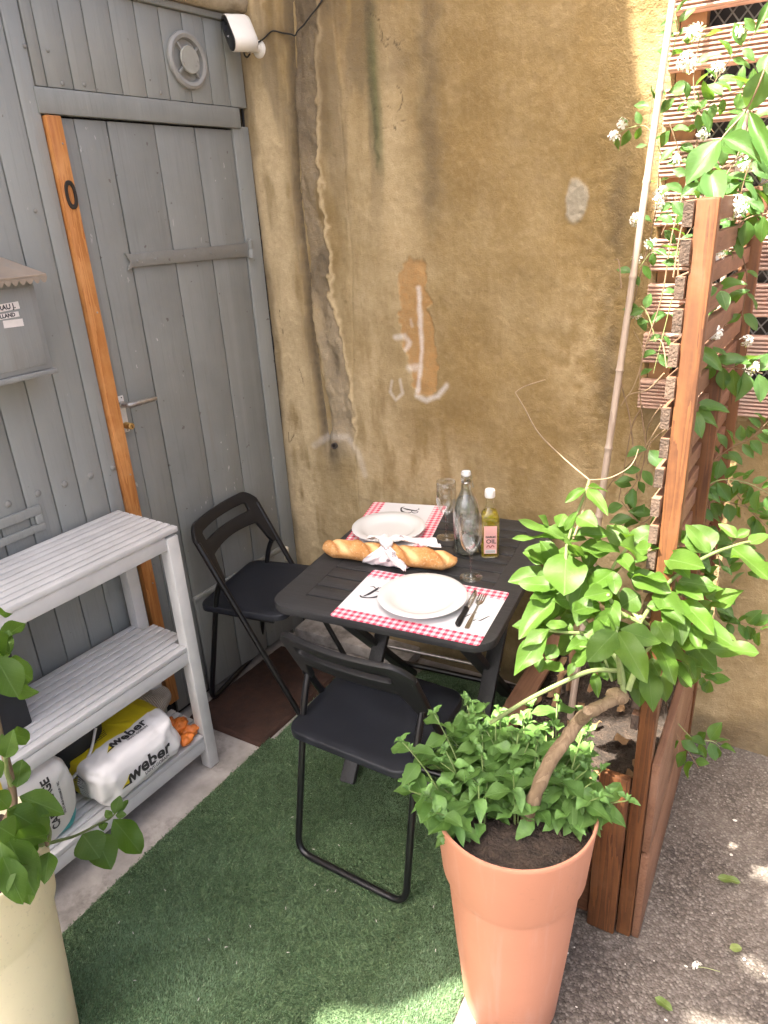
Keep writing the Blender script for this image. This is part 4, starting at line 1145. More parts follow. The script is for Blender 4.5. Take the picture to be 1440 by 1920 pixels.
lbl = link('bottle_label', MB().box(-.0200, .0200, -.0312, -.0300, .018, .112).mesh('lab'), plain('pink_label', (.66,.36,.34), .6, .1, 30), ob, Matrix(), local=True)
FACE = Matrix(((1,0,0,0),(0,0,-1,-.0313),(0,1,0,0),(0,0,0,1)))
def lab_txt(b, s, x, z, mat): 
    link('label_print', text_mesh(b, s, .0004), mat, lbl, WM[ob.name] @ FACE @ T(x, z, .0004))
lab_txt('OIL', .020, .002, .060, INK); lab_txt('GARLIC', .0092, .001, .0755, INK)
link('label_print', MB().box(-.016, .016, -.0318, -.0313, .020, .032).mesh('bc'), plain('label_white', (.75,.73,.70), .6), lbl, WM[ob.name])
for k in range(9): link('barcode_bar', MB().box(-.014+k*.0033, -.0126+k*.0033, -.0322, -.0318, .0215, .0305).mesh('bar'), INK, lbl, WM[ob.name])
link('label_print', flat(ribbon(catmull([(-.012,.040,0),(-.006,.047,0),(.0,.040,0),(.006,.047,0),(.012,.041,0)], 5), .0035), 0), plain('label_red', (.34,.09,.09), .6), lbl, WM[ob.name] @ FACE @ T(0, 0, .0004))

# baguette, its cloth and the knot
B0 = Vector((.545, -.548, TZ+.034)); B1 = Vector((.985, -.470, TZ+.034))
bd_ = (B1-B0); BL = bd_.length; bax = bd_.normalized(); bang = math.degrees(math.atan2(bax.y, bax.x))
BGM = T(B0.x, B0.y, B0.z) @ RZ(bang)
def brad(u): return .0345*min(1, (max(0, min(u, 1-u))/.10+.0)**.5 if min(u, 1-u) < .10 else 1)*(1-.05*math.sin(9*u))
def bag_mesh(u0=0, u1=1, grow=0.0, nu=110, nv=56, cloth=False):
    V = []; cut = []; toast = []
    for i in range(nu+1):
        u = u0+(u1-u0)*i/nu; r = brad(u)+grow
        for k in range(nv):
            a = 2*math.pi*k/nv; x = u*BL; cy, sz = math.cos(a), math.sin(a)
            rr = r*(1+.06*mnoise.noise(Vector((x*14, cy*1.5, sz*1.5))))
            cm = 0; lv = 0
            if not cloth and sz > -.2:
                # oblique slashes on the crust
                ph = ((u*3.9 + .42*cy + .10) % 1.0)
                m_ = math.exp(-((ph-.5)/.15)**4)*min(1, max(0, (sz+.1)*1.6))*(1 if .05 < u < .95 else .3)
                lipv = math.exp(-((ph-.31)/.05)**2)*min(1, max(0, (sz+.1)*1.6))
                rr += .0060*lipv - .0050*m_; cm = m_; lv = lipv
            if cloth:
                rr += .0025*math.sin(a*6+x*60)+.003*mnoise.noise(Vector((x*30, cy*3, sz*3)))
            V.append((x, cy*rr*1.02, max(-.0325-grow*.2, sz*rr*.90)))
            cut.append(cm); toast.append(lv)
    F = [(i*nv+k, (i+1)*nv+k, (i+1)*nv+(k+1) % nv, i*nv+(k+1) % nv) for i in range(nu) for k in range(nv)]
    me = np_mesh('bread', V, F); 
    if not cloth: attr(me, 'cut', cut); attr(me, 'toast', toast)
    return me
def m_bread():
    m, t, b, out = newmat('bread_crust')
    tc = nd(t, 'TexCoord'); v = tc.outputs['Object']
    n1 = nd(t, 'TexNoise', {'Vector': v, 'Scale': 26.0, 'Detail': 7.0, 'Roughness': .65}); n2 = nd(t, 'TexNoise', {'Vector': v, 'Scale': 160.0, 'Detail': 5.0})
    A = nd(t, 'Attribute', {}, attribute_name='cut').outputs['Fac']
    c = ramp(t, n1.outputs[0], [(.28, (.36,.155,.045)), (.5, (.52,.26,.09)), (.72, (.62,.36,.15))])
    c = mixc(t, mth(t, 'MULTIPLY', A, mth(t, 'MULTIPLY_ADD', n1.outputs[0], .8, .45)), c, (.80,.56,.27))
    c = mixc(t, mth(t, 'MULTIPLY', ramp(t, n2.outputs[0], [(.56, 0.0), (.70, 1.0)]), .5), c, (.74,.56,.36))
    B2 = nd(t, 'Attribute', {}, attribute_name='toast').outputs['Fac']
    c = mixc(t, mth(t, 'MULTIPLY', B2, .7), c, (.30,.095,.022))
    bp = nd(t, 'Bump', {'Height': mth(t, 'ADD', n2.outputs[0], n1.outputs[0]), 'Strength': .5, 'Distance': .003})
    setb(t, b, col=c, rough=.72, normal=bp.outputs[0], spec=.2); return m
tag(link('baguette', bag_mesh(), m_bread(), None, BGM), 'golden baguette with slashed crust lying across the table', 'bread')
def m_cloth():
    m, t, b, out = newmat('printed_cotton')
    tc = nd(t, 'TexCoord'); v = tc.outputs['Object']
    vo = nd(t, 'TexVoronoi', {'Vector': v, 'Scale': 46.0, 'Randomness': 1.0}); n1 = nd(t, 'TexNoise', {'Vector': v, 'Scale': 20.0})
    sx = nd(t, 'SeparateXYZ', {0: vo.outputs['Color']})
    ringm = mth(t, 'MULTIPLY', mth(t, 'LESS_THAN', mth(t, 'ABSOLUTE', mth(t, 'SUBTRACT', vo.outputs['Distance'], .30)), .07), mth(t, 'GREATER_THAN', sx.outputs[0], .62))
    dot = mth(t, 'MULTIPLY', mth(t, 'LESS_THAN', vo.outputs['Distance'], .16), mth(t, 'GREATER_THAN', sx.outputs[1], .45))
    c = mixc(t, n1.outputs[0], (.78,.74,.73), (.70,.62,.62))
    c = mixc(t, mth(t, 'MULTIPLY', mth(t, 'MAXIMUM', ringm, dot), .75), c, (.16,.13,.15))
    bp = nd(t, 'Bump', {'Height': n1.outputs[0], 'Strength': .4, 'Distance': .004})
    setb(t, b, col=c, rough=.85, normal=bp.outputs[0], spec=.2); return m
CLOTH = m_cloth()
cl = empty('bread_cloth', 'white printed cotton cloth knotted around the baguette', 'cloth', BGM)
# slanting wrap: the sleeve runs diagonally round the loaf
def sleeve():
    nu, nv = 40, 56; V = []
    for i in range(nu+1):
        for k in range(nv):
            a = 2*math.pi*k/nv; cy, sz = math.cos(a), math.sin(a)
            c0 = .50 + .055*(-cy); hw_ = .035+.13*max(0, -sz*.6-cy*.55+.25)
            u = min(.93, max(.06, c0+(-1+2*i/nu)*hw_ - (.05 if cy < 0 else 0)*max(0, -cy)))
            r = brad(u)+.0035+.0022*math.sin(a*7+i*.5)+.003*mnoise.noise(Vector((i*.25, cy*3, sz*3)))
            V.append((u*BL, cy*r*1.03, max(-.0334, sz*r*.92)))
    F = [(i*nv+k, (i+1)*nv+k, (i+1)*nv+(k+1) % nv, i*nv+(k+1) % nv) for i in range(nu) for k in range(nv)]
    return np_mesh('sleeve', V, F)
link('wrap', sleeve(), CLOTH, cl, Matrix(), local=True)
kb = MB().ball((0,0,0), .020, 20, 14, (1.15,.9,.85)).mesh('knot')
for v in kb.vertices:
    n_ = mnoise.noise(v.co*75)*.005+mnoise.noise(v.co*30)*.006; v.co += v.co.normalized()*n_
link('knot', kb, CLOTH, cl, T(.50*BL, -.012, .046), local=True)
def flap(pts, ws, fold, seed):
    P = catmull(pts, 8); V = []; F = []; n = len(P); m = 12
    for i, p in enumerate(P):
        t_ = i/(n-1); w = float(np.interp(t_, np.linspace(0, 1, len(ws)), ws)); d = (P[min(i+1, n-1)]-P[max(i-1, 0)]).normalized(); s_ = d.cross(Vector((0,0,1))).normalized()
        for k in range(m+1):
            q = k/m-.5
            z = fold*math.sin(q*11+seed+t_*3)*(.35+.65*t_)+.004*mnoise.noise(Vector((t_*5, q*4, seed)))
            V.append(p+s_*(q*w)+Vector((0,0,z)))
    for i in range(n-1):
        for k in range(m): F.append((i*(m+1)+k, i*(m+1)+k+1, (i+1)*(m+1)+k+1, (i+1)*(m+1)+k))
    mb = MB(); mb.add(V, F); return mb.mesh('flap', ang=180)
link('loose_end', flap([(.50*BL,-.004,.050),(.57*BL,.030,.045),(.68*BL,.066,.022),(.80*BL,.10,.010)], [.012,.05,.075,.085], .006, 1), CLOTH, cl, Matrix(), local=True)
link('loose_end', flap([(.50*BL,-.012,.050),(.44*BL,.02,.052),(.37*BL,.050,.030),(.30*BL,.062,.018)], [.014,.045,.06,.03], .005, 4), CLOTH, cl, Matrix(), local=True)
link('loose_end', flap([(.50*BL,-.022,.044),(.56*BL,-.040,.024),(.62*BL,-.05,.002),(.67*BL,-.052,-.018)], [.014,.034,.046,.03], .005, 7), CLOTH, cl, Matrix(), local=True)
# ------------------------------------------------------------------ sacks and odds on the shelf
def sack_mesh(hu, hv, hw, q, seed, wr=.004, nu=64, nv=40, sag=0.0):
    V = []
    for j in range(nv+1):
        t_ = -math.pi/2+math.pi*j/nv
        for i in range(nu):
            a = 2*math.pi*i/nu
            c, s_ = math.cos(a), math.sin(a); ct, st = math.cos(t_), math.sin(t_)
            f = lambda v, e: math.copysign(abs(v)**e, v)
            x = hu*f(ct, q)*f(c, q); y = hv*f(ct, q)*f(s_, q); z = hw*f(st, q*1.25)
            p = Vector((x, y, z)); n = -abs(mnoise.noise(p*9+Vector((seed,seed,0))))*wr*1.1+wr*.4+mnoise.noise(p*14+Vector((seed, 0, 0)))*wr*1.6+mnoise.noise(p*38+Vector((0, seed, 0)))*wr+abs(mnoise.noise(p*22+Vector((0,0,seed))))*wr*1.2
            p += p.normalized()*n
            p.z -= sag*(1-(x/hu)**2)*(p.z > 0)
            V.append(p)
    F = [(j*nu+i, j*nu+(i+1) % nu, (j+1)*nu+(i+1) % nu, (j+1)*nu+i) for j in range(nv) for i in range(nu)]
    mb = MB(); mb.add(V, F); return mb.mesh('sack', ang=180)
def wrap_print(me, M, target, ray, off=.0012):
    """lay flat lettering (already placed by M in the target's space) on the surface of target"""
    bvh = BVHTree.FromPolygons([v.co for v in target.vertices], [tuple(p.vertices) for p in target.polygons])
    bm = bmesh.new(); bm.from_mesh(me)
    bmesh.ops.triangulate(bm, faces=bm.faces)
    bmesh.ops.subdivide_edges(bm, edges=[e for e in bm.edges if e.calc_length() > .010], cuts=2)
    for v in bm.verts:
        p = M @ v.co; h = bvh.ray_cast(p-ray*.3, ray)
        if h[0] is not None: v.co = h[0]-ray*off
        else: v.co = p
    bm.to_mesh(me); bm.free(); return me
def m_sack():
    m, t, b, out = newmat('printed_paper_sack')
    tc = nd(t, 'TexCoord'); v = tc.outputs['Object']; sp = nd(t, 'SeparateXYZ', {0: v})
    nz = nd(t, 'TexNoise', {'Vector': v, 'Scale': 12.0, 'Detail': 6.0})
    c = mixc(t, nz.outputs[0], (.80,.78,.76), (.72,.70,.67))
    yl = nd(t, 'MapRange', {0: mth(t, 'ADD', sp.outputs[1], mth(t, 'MULTIPLY', nz.outputs[0], .006)), 1: .082, 2: .079}).outputs[0]
    yl = mth(t, 'MULTIPLY', yl, mth(t, 'LESS_THAN', mth(t, 'SUBTRACT', sp.outputs[1], mth(t, 'MULTIPLY', sp.outputs[0], .35)), .12))
    c = mixc(t, yl, c, (.66,.52,.015))
    mg = mth(t, 'MULTIPLY', mth(t, 'LESS_THAN', sp.outputs[2], -.036), mth(t, 'MULTIPLY', mth(t, 'LESS_THAN', sp.outputs[1], .035), mth(t, 'LESS_THAN', sp.outputs[0], 0.0)))
    c = mixc(t, mg, c, (.25,.03,.07))
    bp = nd(t, 'Bump', {'Height': nz.outputs[0], 'Strength': .5, 'Distance': .004})
    setb(t, b, col=c, rough=.5, normal=bp.outputs[0], spec=.4); return m
DKINK = plain('dark_print', (.035,.033,.033), .5, .1); YEL = plain('yellow_print', (.70,.56,.02), .5, .08); LINE = plain('grey_print', (.22,.20,.19), .5, .1)
# local x = towards the corner (left to right for the viewer), y = out of the shelf, z = up
SKM = FM @ T(1.108, .148, .1475+.083) @ Matrix(((-1,0,0,0),(0,1,0,0),(0,0,1,0),(0,0,0,1)))
SKM = FM @ T(1.128, .132, .1470+.076) @ RZ(180) @ Matrix.Identity(4)
# rotate so that +x points to the corner and -y points out; mirror-free frame
skme = sack_mesh(.156, .178, .076, .33, 3.1, .0075, nu=96, nv=60, sag=.006)
sk = empty('mortar_sack', 'white and yellow printed mortar sack lying on the bottom shelf', 'sack', SKM)
# in this frame the outward face of the sack is -y
def m_flip(mt_):
    return mt_
sack_body = link('paper_body', skme, None, sk, Matrix(), local=True)
def m_sack2():
    m = m_sack(); t = m.node_tree
    return m
SACKM = m_sack2()
for n_ in SACKM.node_tree.nodes:
    if n_.type == 'SEPXYZ':
        # outward is -y here: feed the mirrored coordinate
        tc = [k for k in SACKM.node_tree.nodes if k.type == 'TEX_COORD'][0]
        mp = nd(SACKM.node_tree, 'Mapping', {'Vector': tc.outputs['Object'], 'Scale': (1, -1, 1)})
        SACKM.node_tree.links.new(mp.outputs[0], n_.inputs[0])
skme.materials.append(SACKM)
FRONTF = Matrix(((1,0,0,0),(0,0,-1,0),(0,1,0,0),(0,0,0,1)))         # text plane standing, read from -y
def sprint(me, Ml, mat, ray, off=.0026):
    link('lettering', wrap_print(me, Ml, skme, ray, off), mat, sack_body, WM[sack_body.name])
def tri(pts, sc):
    mb = MB(); n = len(pts); mb.add([(p[0]*sc, p[1]*sc, 0) for p in pts], [tuple(range(n))]); return mb.mesh('tri', sm=False)
for (Ml, ray, k) in ((T(0, -.17, -.004) @ FRONTF, Vector((0,1,0)), 1.0), (T(.0, -.105, .08) @ RZ(0), Vector((0,0,-1)), .80)):
    sprint(text_mesh('weber', .060*k, .0018*k, .0, 1.02), Ml @ T(.014*k, .004*k, 0), DKINK, ray)
    sprint(text_mesh('SAINT-GOBAIN', .0140*k, .0002), Ml @ T(.034*k, -.025*k, 0), DKINK, ray)
    sprint(tri([(0,0), (1,0), (1,.95)], .033*k), Ml @ T(-.098*k, -.016*k, 0), YEL, ray, .0028)
    sprint(tri([(.0,.0), (1.05,0), (1.05,.95), (.80,.72), (.80,.20), (.35,.20)], .033*k), Ml @ T(-.098*k, -.016*k, 0), DKINK, ray, .0036)
rg = random.Random(5)
for i in range(7):        # small print rows on the yellow top
    w = rg.uniform(.05, .085); mb = MB(); 
    for q in range(10): 
        a = -.10+q*w/10; mb.add([(a, .008+i*.0085, 0), (a+w/10*.8, .008+i*.0085, 0), (a+w/10*.8, .0115+i*.0085, 0), (a, .0115+i*.0085, 0)], [(0,1,2,3)])
    sprint(mb.mesh('rows', sm=False), T(0, -.062, .08), DKINK, Vector((0,0,-1)))
for cx in (.02, .065):
    sprint(flat(ribbon([(cx+.012*math.cos(a), .022+.012*math.sin(a)) for a in [2*math.pi*k/20 for k in range(21)]], .0016), 0), T(0, 0, .08), YEL if False else DKINK, Vector((0,0,-1)))
for i in range(12):       # table of small print on the near side
    mb = MB(); mb.add([(-.115, 0, 0), (-.045-rg.uniform(0, .02), 0, 0), (-.045-rg.uniform(0, .02), .0018, 0), (-.115, .0018, 0)], [(0,1,2,3)])
    LM = T(-.15, 0, -.035+i*.0062) @ Matrix(((0,0,-1,0),(1,0,0,0),(0,1,0,0),(0,0,0,1)))
    sprint(mb.mesh('rows', sm=False), LM, LINE, Vector((1,0,0)))

# upright bag of tile adhesive
m, t, b, out = newmat('adhesive_bag')
tc = nd(t, 'TexCoord'); sp = nd(t, 'SeparateXYZ', {0: tc.outputs['Object']}); nz = nd(t, 'TexNoise', {'Vector': tc.outputs['Object'], 'Scale': 14.0, 'Detail': 5.0})
c = mixc(t, nz.outputs[0], (.72,.70,.66), (.60,.58,.54))
c = mixc(t, mth(t, 'LESS_THAN', mth(t, 'ADD', sp.outputs[2], mth(t, 'MULTIPLY', sp.outputs[0], -.9)), -.135), c, (.02,.30,.30))
bp = nd(t, 'Bump', {'Height': nz.outputs[0], 'Strength': .5, 'Distance': .004}); setb(t, b, col=c, rough=.5, normal=bp.outputs[0])
BAGM = m
bgM = FM @ T(1.425, .215, .147+.128) @ RZ(180) @ RX(6)
bgme = sack_mesh(.095, .060, .135, .42, 8.3, .004)
bg = empty('adhesive_bag', 'upright white tile adhesive bag with teal corner on the bottom shelf', 'sack', bgM)
bb_ = link('paper_body', bgme, BAGM, bg, Matrix(), local=True)
for body, s_, dx in (('COLLE', .046, -.028), ('CARRELAGE', .046, .014), ('SOL ET MUR INTERIEUR / SEC', .0125, .044)):
    Ml = T(dx, -.06, .020) @ FRONTF @ RZ(90)
    link('lettering', wrap_print(text_mesh(body, s_*.72, .0012 if s_ > .02 else .0002), Ml, bgme, Vector((0,1,0)), .0012), DKINK, bb_, WM[bb_.name])

# builder's bucket with bare wire handle
bkM = FM @ T(1.225, .085, .1465)
bk_ = empty('black_bucket', 'black builder bucket with pale handle behind the mortar sack', 'bucket', bkM)
link('bucket_body', MB().lathe([(0,.003),(.080,.0),(.084,.004),(.105,.215),(.110,.217),(.110,.225),(.103,.226),(.081,.012),(0,.010)], 40).mesh('bucket'), plain('black_rubber', (.018,.018,.02), .6, .3, 20), bk_, Matrix(), local=True)
link('bucket_handle', MB().tube(catmull([(-.108,.02,.205),(-.10,.075,.15),(-.05,.118,.095),(.0,.128,.08),(.05,.118,.095),(.10,.075,.15),(.108,.02,.205)], 8), .0045, 10).mesh('handle'), plain('pale_wire', (.62,.60,.55), .45, .1), bk_, RZ(-60), local=True)
# woven cloth and orange gloves
def crumple(me, k, s, seed):
    for v in me.vertices:
        n = mnoise.noise(v.co*s+Vector((seed,0,0))); v.co += Vector((v.co.x, v.co.y, v.co.z)).normalized()*n*k
    return me
m, t, b, out = newmat('ribbed_cotton')
tc = nd(t, 'TexCoord'); wv = nd(t, 'TexWave', {'Vector': nd(t, 'Mapping', {'Vector': tc.outputs['Object'], 'Rotation': (0,0,.5)}).outputs[0], 'Scale': 46.0, 'Distortion': 2.0})
setb(t, b, col=mixc(t, wv.outputs[0], (.33,.29,.24), (.52,.48,.41)), rough=.95, normal=nd(t, 'Bump', {'Height': wv.outputs[0], 'Strength': .6, 'Distance': .003}).outputs[0], spec=.1)
gl = crumple(MB().ball((0,0,0), 1, 36, 22, (.115,.08,.055)).mesh('cloth'), .018, 14, 2)
tag(link('work_glove', gl, m, None, FM @ T(.945, .075, .205) @ RZ(20)), 'beige ribbed cotton work glove behind the mortar sack', 'glove')
ORG = plain('orange_rubber', (.62,.17,.025), .5, .2, 40, .4, 160, .002)
og = empty('orange_gloves', 'crumpled orange rubber gloves right of the mortar sack', 'glove', FM @ T(.925, .20, .150))
for i, (x, y, z, sx, sy, sz, a) in enumerate(((0,.02,.030,.040,.024,.020,20), (-.012,.055,.018,.034,.020,.018,-25), (.018,.075,.016,.030,.022,.017,40), (.015,-.01,.04,.03,.022,.018,-50))):
    link('glove_fold', crumple(crumple(MB().ball((0,0,0), 1, 26, 16, (sx,sy,sz)).mesh('fold'), .010, 60, i), .005, 130, i+4), ORG, og, T(x, y, z) @ RZ(a), local=True)
# black trough on the middle shelf
bt = MB().box(1.36, 1.75, .05, .20, .5005, .76)
tag(link('black_crate', bt.mesh('crate', bev=.006), plain('matt_black', (.012,.014,.017), .6, .3, 20), None, FM), 'black plastic crate standing on the middle shelf at picture edge', 'crate')

# ------------------------------------------------------------------ letter box
BOXM = m_grey('grey_metal_paint', (.255,.265,.255), .4); ROOFM = plain('brown_grey_paint', (.30,.245,.19), .5, .15, 12, dirt=((.25,.25,.24), 12.0, .5, .6))
lbx = empty('letter_box', 'grey metal letter box with brown scalloped roof on the planks', 'letter box', FM @ T(1.15, 0, 1.38))
L0, L1 = .998, 1.345
link('box_body', MB().box(L0, L1, .0015, .098, 1.398, 1.632).mesh('lb', bev=.003), BOXM, lbx, FM)
link('base_lip', MB().box(L0-.008, L1+.008, .0015, .108, 1.384, 1.3975).mesh('lip', bev=.0025), BOXM, lbx, FM)
bdoor = link('box_door', MB().box(L0+.016, L1-.016, .0985, .1005, 1.413, 1.611).mesh('lbd', bev=.001), BOXM, lbx, FM)
rf = MB(); e = .022
rf.add([(L0-e,.130,1.640),(L1+e,.130,1.640),(L1-.03,.0015,1.692),(L0+.03,.0015,1.692),(L0-e,.130,1.634),(L1+e,.130,1.634),(L1-.03,.0015,1.684),(L0+.03,.0015,1.684)], [(0,1,2,3),(7,6,5,4),(0,4,5,1),(1,5,6,2),(2,6,7,3),(3,7,4,0)])
link('box_roof', rf.mesh('roof', bev=.0012), ROOFM, lbx, FM)
sc = []; n = 20; x0, x1 = L0-e, L1+e
for k in range(n):
    a, b_ = x0+(x1-x0)*k/n, x0+(x1-x0)*(k+1)/n
    for j in range(7): sc.append((a+(b_-a)*j/6, 1.6335-.004-.011*math.sin(math.pi*j/6)))
poly = [(x0,1.634)]+sc+[(x1,1.634)]
link('scalloped_edge', MB().prism(poly, 0, .0014, Matrix(((1,0,0,0),(0,0,1,.1288),(0,1,0,0),(0,0,0,1)))).mesh('scal', sm=False), ROOFM, lbx, FM)
STK = plain('paper_label', (.70,.66,.62), .6, .08, 40)
TXM = FM @ T(0, .1006, 0) @ Matrix(((-1,0,0,0),(0,0,1,0),(0,1,0,0),(0,0,0,1)))
def sticker(s0, s1, z0, z1, body, size, skew=0):
    st = link('name_label', MB().box(s0, s1, .1004, .1009, z0, z1).mesh('st'), STK, bdoor, FM @ T((s0+s1)/2, 0, (z0+z1)/2) @ RY(skew) @ T(-(s0+s1)/2, 0, -(z0+z1)/2))
    if body: link('handwriting', text_mesh(body, size, .0006), INK, st, FM @ T(s0+.04, .1012, (z0+z1)/2) @ RY(skew) @ Matrix(((-1,0,0,0),(0,0,1,0),(0,1,0,0),(0,0,0,1))))
sticker(1.052, 1.145, 1.560, 1.578, 'GRAU J.', .017, 2); sticker(1.058, 1.140, 1.542, 1.555, 'BOLLAND', .013, 1); sticker(1.052, 1.105, 1.519, 1.5375, '', .01, -2)

# ------------------------------------------------------------------ security camera on the wall
WHITEP = plain('white_plastic', (.74,.71,.64), .35, .05, 10); BLKG = plain('black_gloss', (.010,.010,.011), .12, .1)
cc = at(446, 62, y=-.095)
nF = (-RGT*.80 - UPV*.30 - FWD*.46).normalized(); lA = (UPV*.90 - RGT*.44); lA = (lA - nF*lA.dot(nF)).normalized(); sA = lA.cross(nF).normalized()
CMx = Matrix(((sA.x, lA.x, nF.x, cc.x), (sA.y, lA.y, nF.y, cc.y), (sA.z, lA.z, nF.z, cc.z), (0,0,0,1)))
sc_ = empty('security_camera', 'white security camera with black face mounted near the ceiling corner', 'camera', CMx)
stad = rrect(.054, .118, .0268, 10)
def stad_loft(rows):
    V = []; n = len(stad); F = []
    for (k, z) in rows: V += [(p[0]*k, p[1]*(1-(1-k)*.45), z) for p in stad]
    for i in range(len(rows)-1):
        for j in range(n): F.append((i*n+j, i*n+(j+1) % n, (i+1)*n+(j+1) % n, (i+1)*n+j))
    F.append(tuple(range(n-1, -1, -1))); F.append(tuple(range((len(rows)-1)*n, len(rows)*n)))
    mb = MB(); mb.add(V, F); return mb
link('housing', stad_loft([(.55,-.052),(.85,-.048),(.97,-.038),(1,-.02),(1,.030),(.97,.032)]).mesh('house', ang=50), WHITEP, sc_, Matrix(), local=True)
link('face', stad_loft([(.90,.0318),(.93,.0335),(.90,.0355),(.6,.0372),(.2,.0378)]).mesh('face', ang=60), BLKG, sc_, Matrix(), local=True)
link('lens', MB().lathe([(.010,.0365),(.0105,.039),(.008,.0398),(0,.0385)], 24, T(0,.018,0)).mesh('lens'), plain('lens_glass', (.02,.02,.03), .05, .1), sc_, Matrix(), local=True)
link('status_light', MB().ball((0,-.012,.0378), .0026, 8, 5).mesh('led'), plain('led_white', (.5,.5,.5), .3, .1), sc_, Matrix(), local=True)
mp_ = at(488, 93, y=-.002); jn = at(466, 93, y=-.075)
link('wall_plate', MB().lathe([(.026,0),(.026,.006),(.022,.011),(.013,.014),(0,.015)], 28, T(mp_.x, mp_.y, mp_.z) @ RX(90)).mesh('wp'), WHITEP, sc_)
link('bracket_arm', MB().tube(catmull([mp_, (mp_*.55+jn*.45)+Vector((0,0,.003)), jn], 6), [.012]*6+[.011]*6+[.009], 16).mesh('arm'), WHITEP, sc_)
link('bracket_joint', MB().ball(tuple(jn), .0105, 16, 10).mesh('jt'), METAL, sc_)
link('plug', MB().tube([jn, cc-lA*.045-nF*.012], .007, 12).mesh('plug'), WHITEP, sc_)
CABM = plain('black_cable', (.012,.012,.012), .5, .1)
cb = [at(*q, y=yy) for q, yy in (((456,92), -.085), ((459,104), -.075), ((464,107), -.06), ((470,98), -.05), ((476,86), -.03), ((483,80), -.018), ((494,73), -.014), ((506,61), -.013), ((514,58), -.013), ((530,62), -.013), ((545,64), -.013), ((553,67), -.013), ((558,58), -.013), ((570,46), -.013), ((582,30), -.014), ((595,14), -.014), ((606,-4), -.014), ((616,-30), -.014))]
link('cable', MB().tube(catmull(cb, 4), .0026, 8).mesh('cable'), CABM, sc_)
# tacked cable down the corner beside the door
cb = [at(436+.1232*(y_-90)+dx, y_, y=-.012) for y_, dx in ((75,3),(120,2),(160,4),(200,4),(240,3))]
tag(link('corner_cable', MB().tube(catmull(cb, 5), .0045, 8).mesh('cc'), CABM, None), 'dark cable running down the corner between door frame and wall', 'cable')
# ------------------------------------------------------------------ trellis planter
W1, W2, W3 = (.168,.066,.021), (.060,.022,.009), (.14,.062,.028)
WDZ = wood('stained_pallet_wood', W1, W2, 2, .6, .9, dirt=((.12,.075,.05), .56, .6), bump=.6, c3=(.19,.078,.026))
WDY = wood('stained_pallet_wood_long', (.215,.110,.062), (.13,.064,.037), 1, .65, .9, dirt=((.20,.12,.08), .5, .6), bump=.6, c3=(.26,.13,.075))
WDX = wood('stained_pallet_wood_cross', W3, W2, 0, .65, .9, dirt=((.12,.075,.05), .56, .6), bump=.6)
ENDG = plain('rough_end_grain', (.09,.06,.042), .95, .4, 60, .8, 220, .004)
pl = empty('trellis_planter', 'reddish brown pallet wood planter box with slatted trellis side', 'planter', T(1.45, -.5, 0))
def pbox(name, x0, x1, y0, y1, z0, z1, mat, bev=.003, M=None):
    return link(name, MB().box(x0, x1, y0, y1, z0, z1, M).mesh(name, bev=bev), mat, pl)
# posts
npost = MB(); npost.box(1.604, 1.640, -.872, -.834, 0, 1.738)
link('post', bevelled(npost.mesh('post'), .004, 2), WDZ, pl)
pbox('post', 1.622, 1.666, -.158, -.118, 0, 1.75, WDZ, .004)
pbox('post', 1.612, 1.650, -.50, -.47, .55, 1.40, WDZ, .003)
# trellis slats, fixed on the inner side of the posts, running back to the wall
nsl = 19
for k in range(nsl):
    z = 1.735-.0578*k-.041
    y0 = -.878+rng.uniform(-.004, .008); x = 1.583+rng.uniform(-.002, .002)
    Ms = Matrix()
    sl = MB(); V = []
    dz = rng.uniform(-.004, .004); th = .0165; h = .040+rng.uniform(-.002, .003)
    for (y, xo) in ((y0, x+.003), (-.105, x+.048)):
        zz = z+(dz if y > -.5 else 0)
        V += [(xo, y, zz), (xo+th, y, zz), (xo+th, y, zz+h), (xo, y, zz+h)]
    sl.add(V, [(0,1,2,3),(7,6,5,4),(0,4,5,1),(1,5,6,2),(2,6,7,3),(3,7,4,0)])
    s_ = link('slat', sl.mesh('tslat', bev=.0022), WDY, pl)
    eb = MB().box(x+.0034, x+.003+th-.0004, y0-.0022, y0+.001, z+.001, z+h-.001)
    link('end_grain', eb.mesh('end'), ENDG, s_)
# box sides
pbox('front_board', 1.532, 1.6015, -.884, -.862, .0, .512, WDZ, .004)
pbox('front_board', 1.19, 1.528, -.866, -.846, .02, .20, WDX)
pbox('front_board', 1.19, 1.528, -.864, -.844, .206, .335, WDX)
pbox('side_board', 1.641, 1.660, -.866, -.16, .0, .285, WDY, .004)
pbox('side_board', 1.6405, 1.659, -.862, -.16, .292, .565, WDY, .004)
pbox('side_board', 1.192, 1.212, -.846, -.10, .02, .165, WDY, .004)
pbox('side_board', 1.190, 1.211, -.846, -.10, .171, .318, WDY, .004)
pbox('back_board', 1.213, 1.64, -.12, -.10, .02, .32, WDX)
pbox('inner_post', 1.214, 1.25, -.845, -.81, .02, .36, WDZ)
pbox('rim_board', 1.165, 1.235, -.60, -.10, .3185, .335, WDY, .004)
SOIL = plain('dark_soil', (.050,.034,.024), .95, .5, 40, 1.0, 130, .010, dirt=((.16,.11,.08), 50.0, .6, .7))
def soil_disc(fn, z, amp, seed, n=64):
    xs = np.linspace(-1, 1, n); X, Y = np.meshgrid(xs, xs)
    Z = z+(fbm(X*9+seed, Y*9, 4, seed)-.5)*amp*2
    P = np.stack([X, Y, Z], -1).reshape(-1, 3); I = np.arange(n*n).reshape(n, n)
    F = np.stack([I[:-1,:-1], I[:-1,1:], I[1:,1:], I[1:,:-1]], -1).reshape(-1, 4)
    P[:,0], P[:,1] = fn(P[:,0], P[:,1]); return np_mesh('soil', P, F)
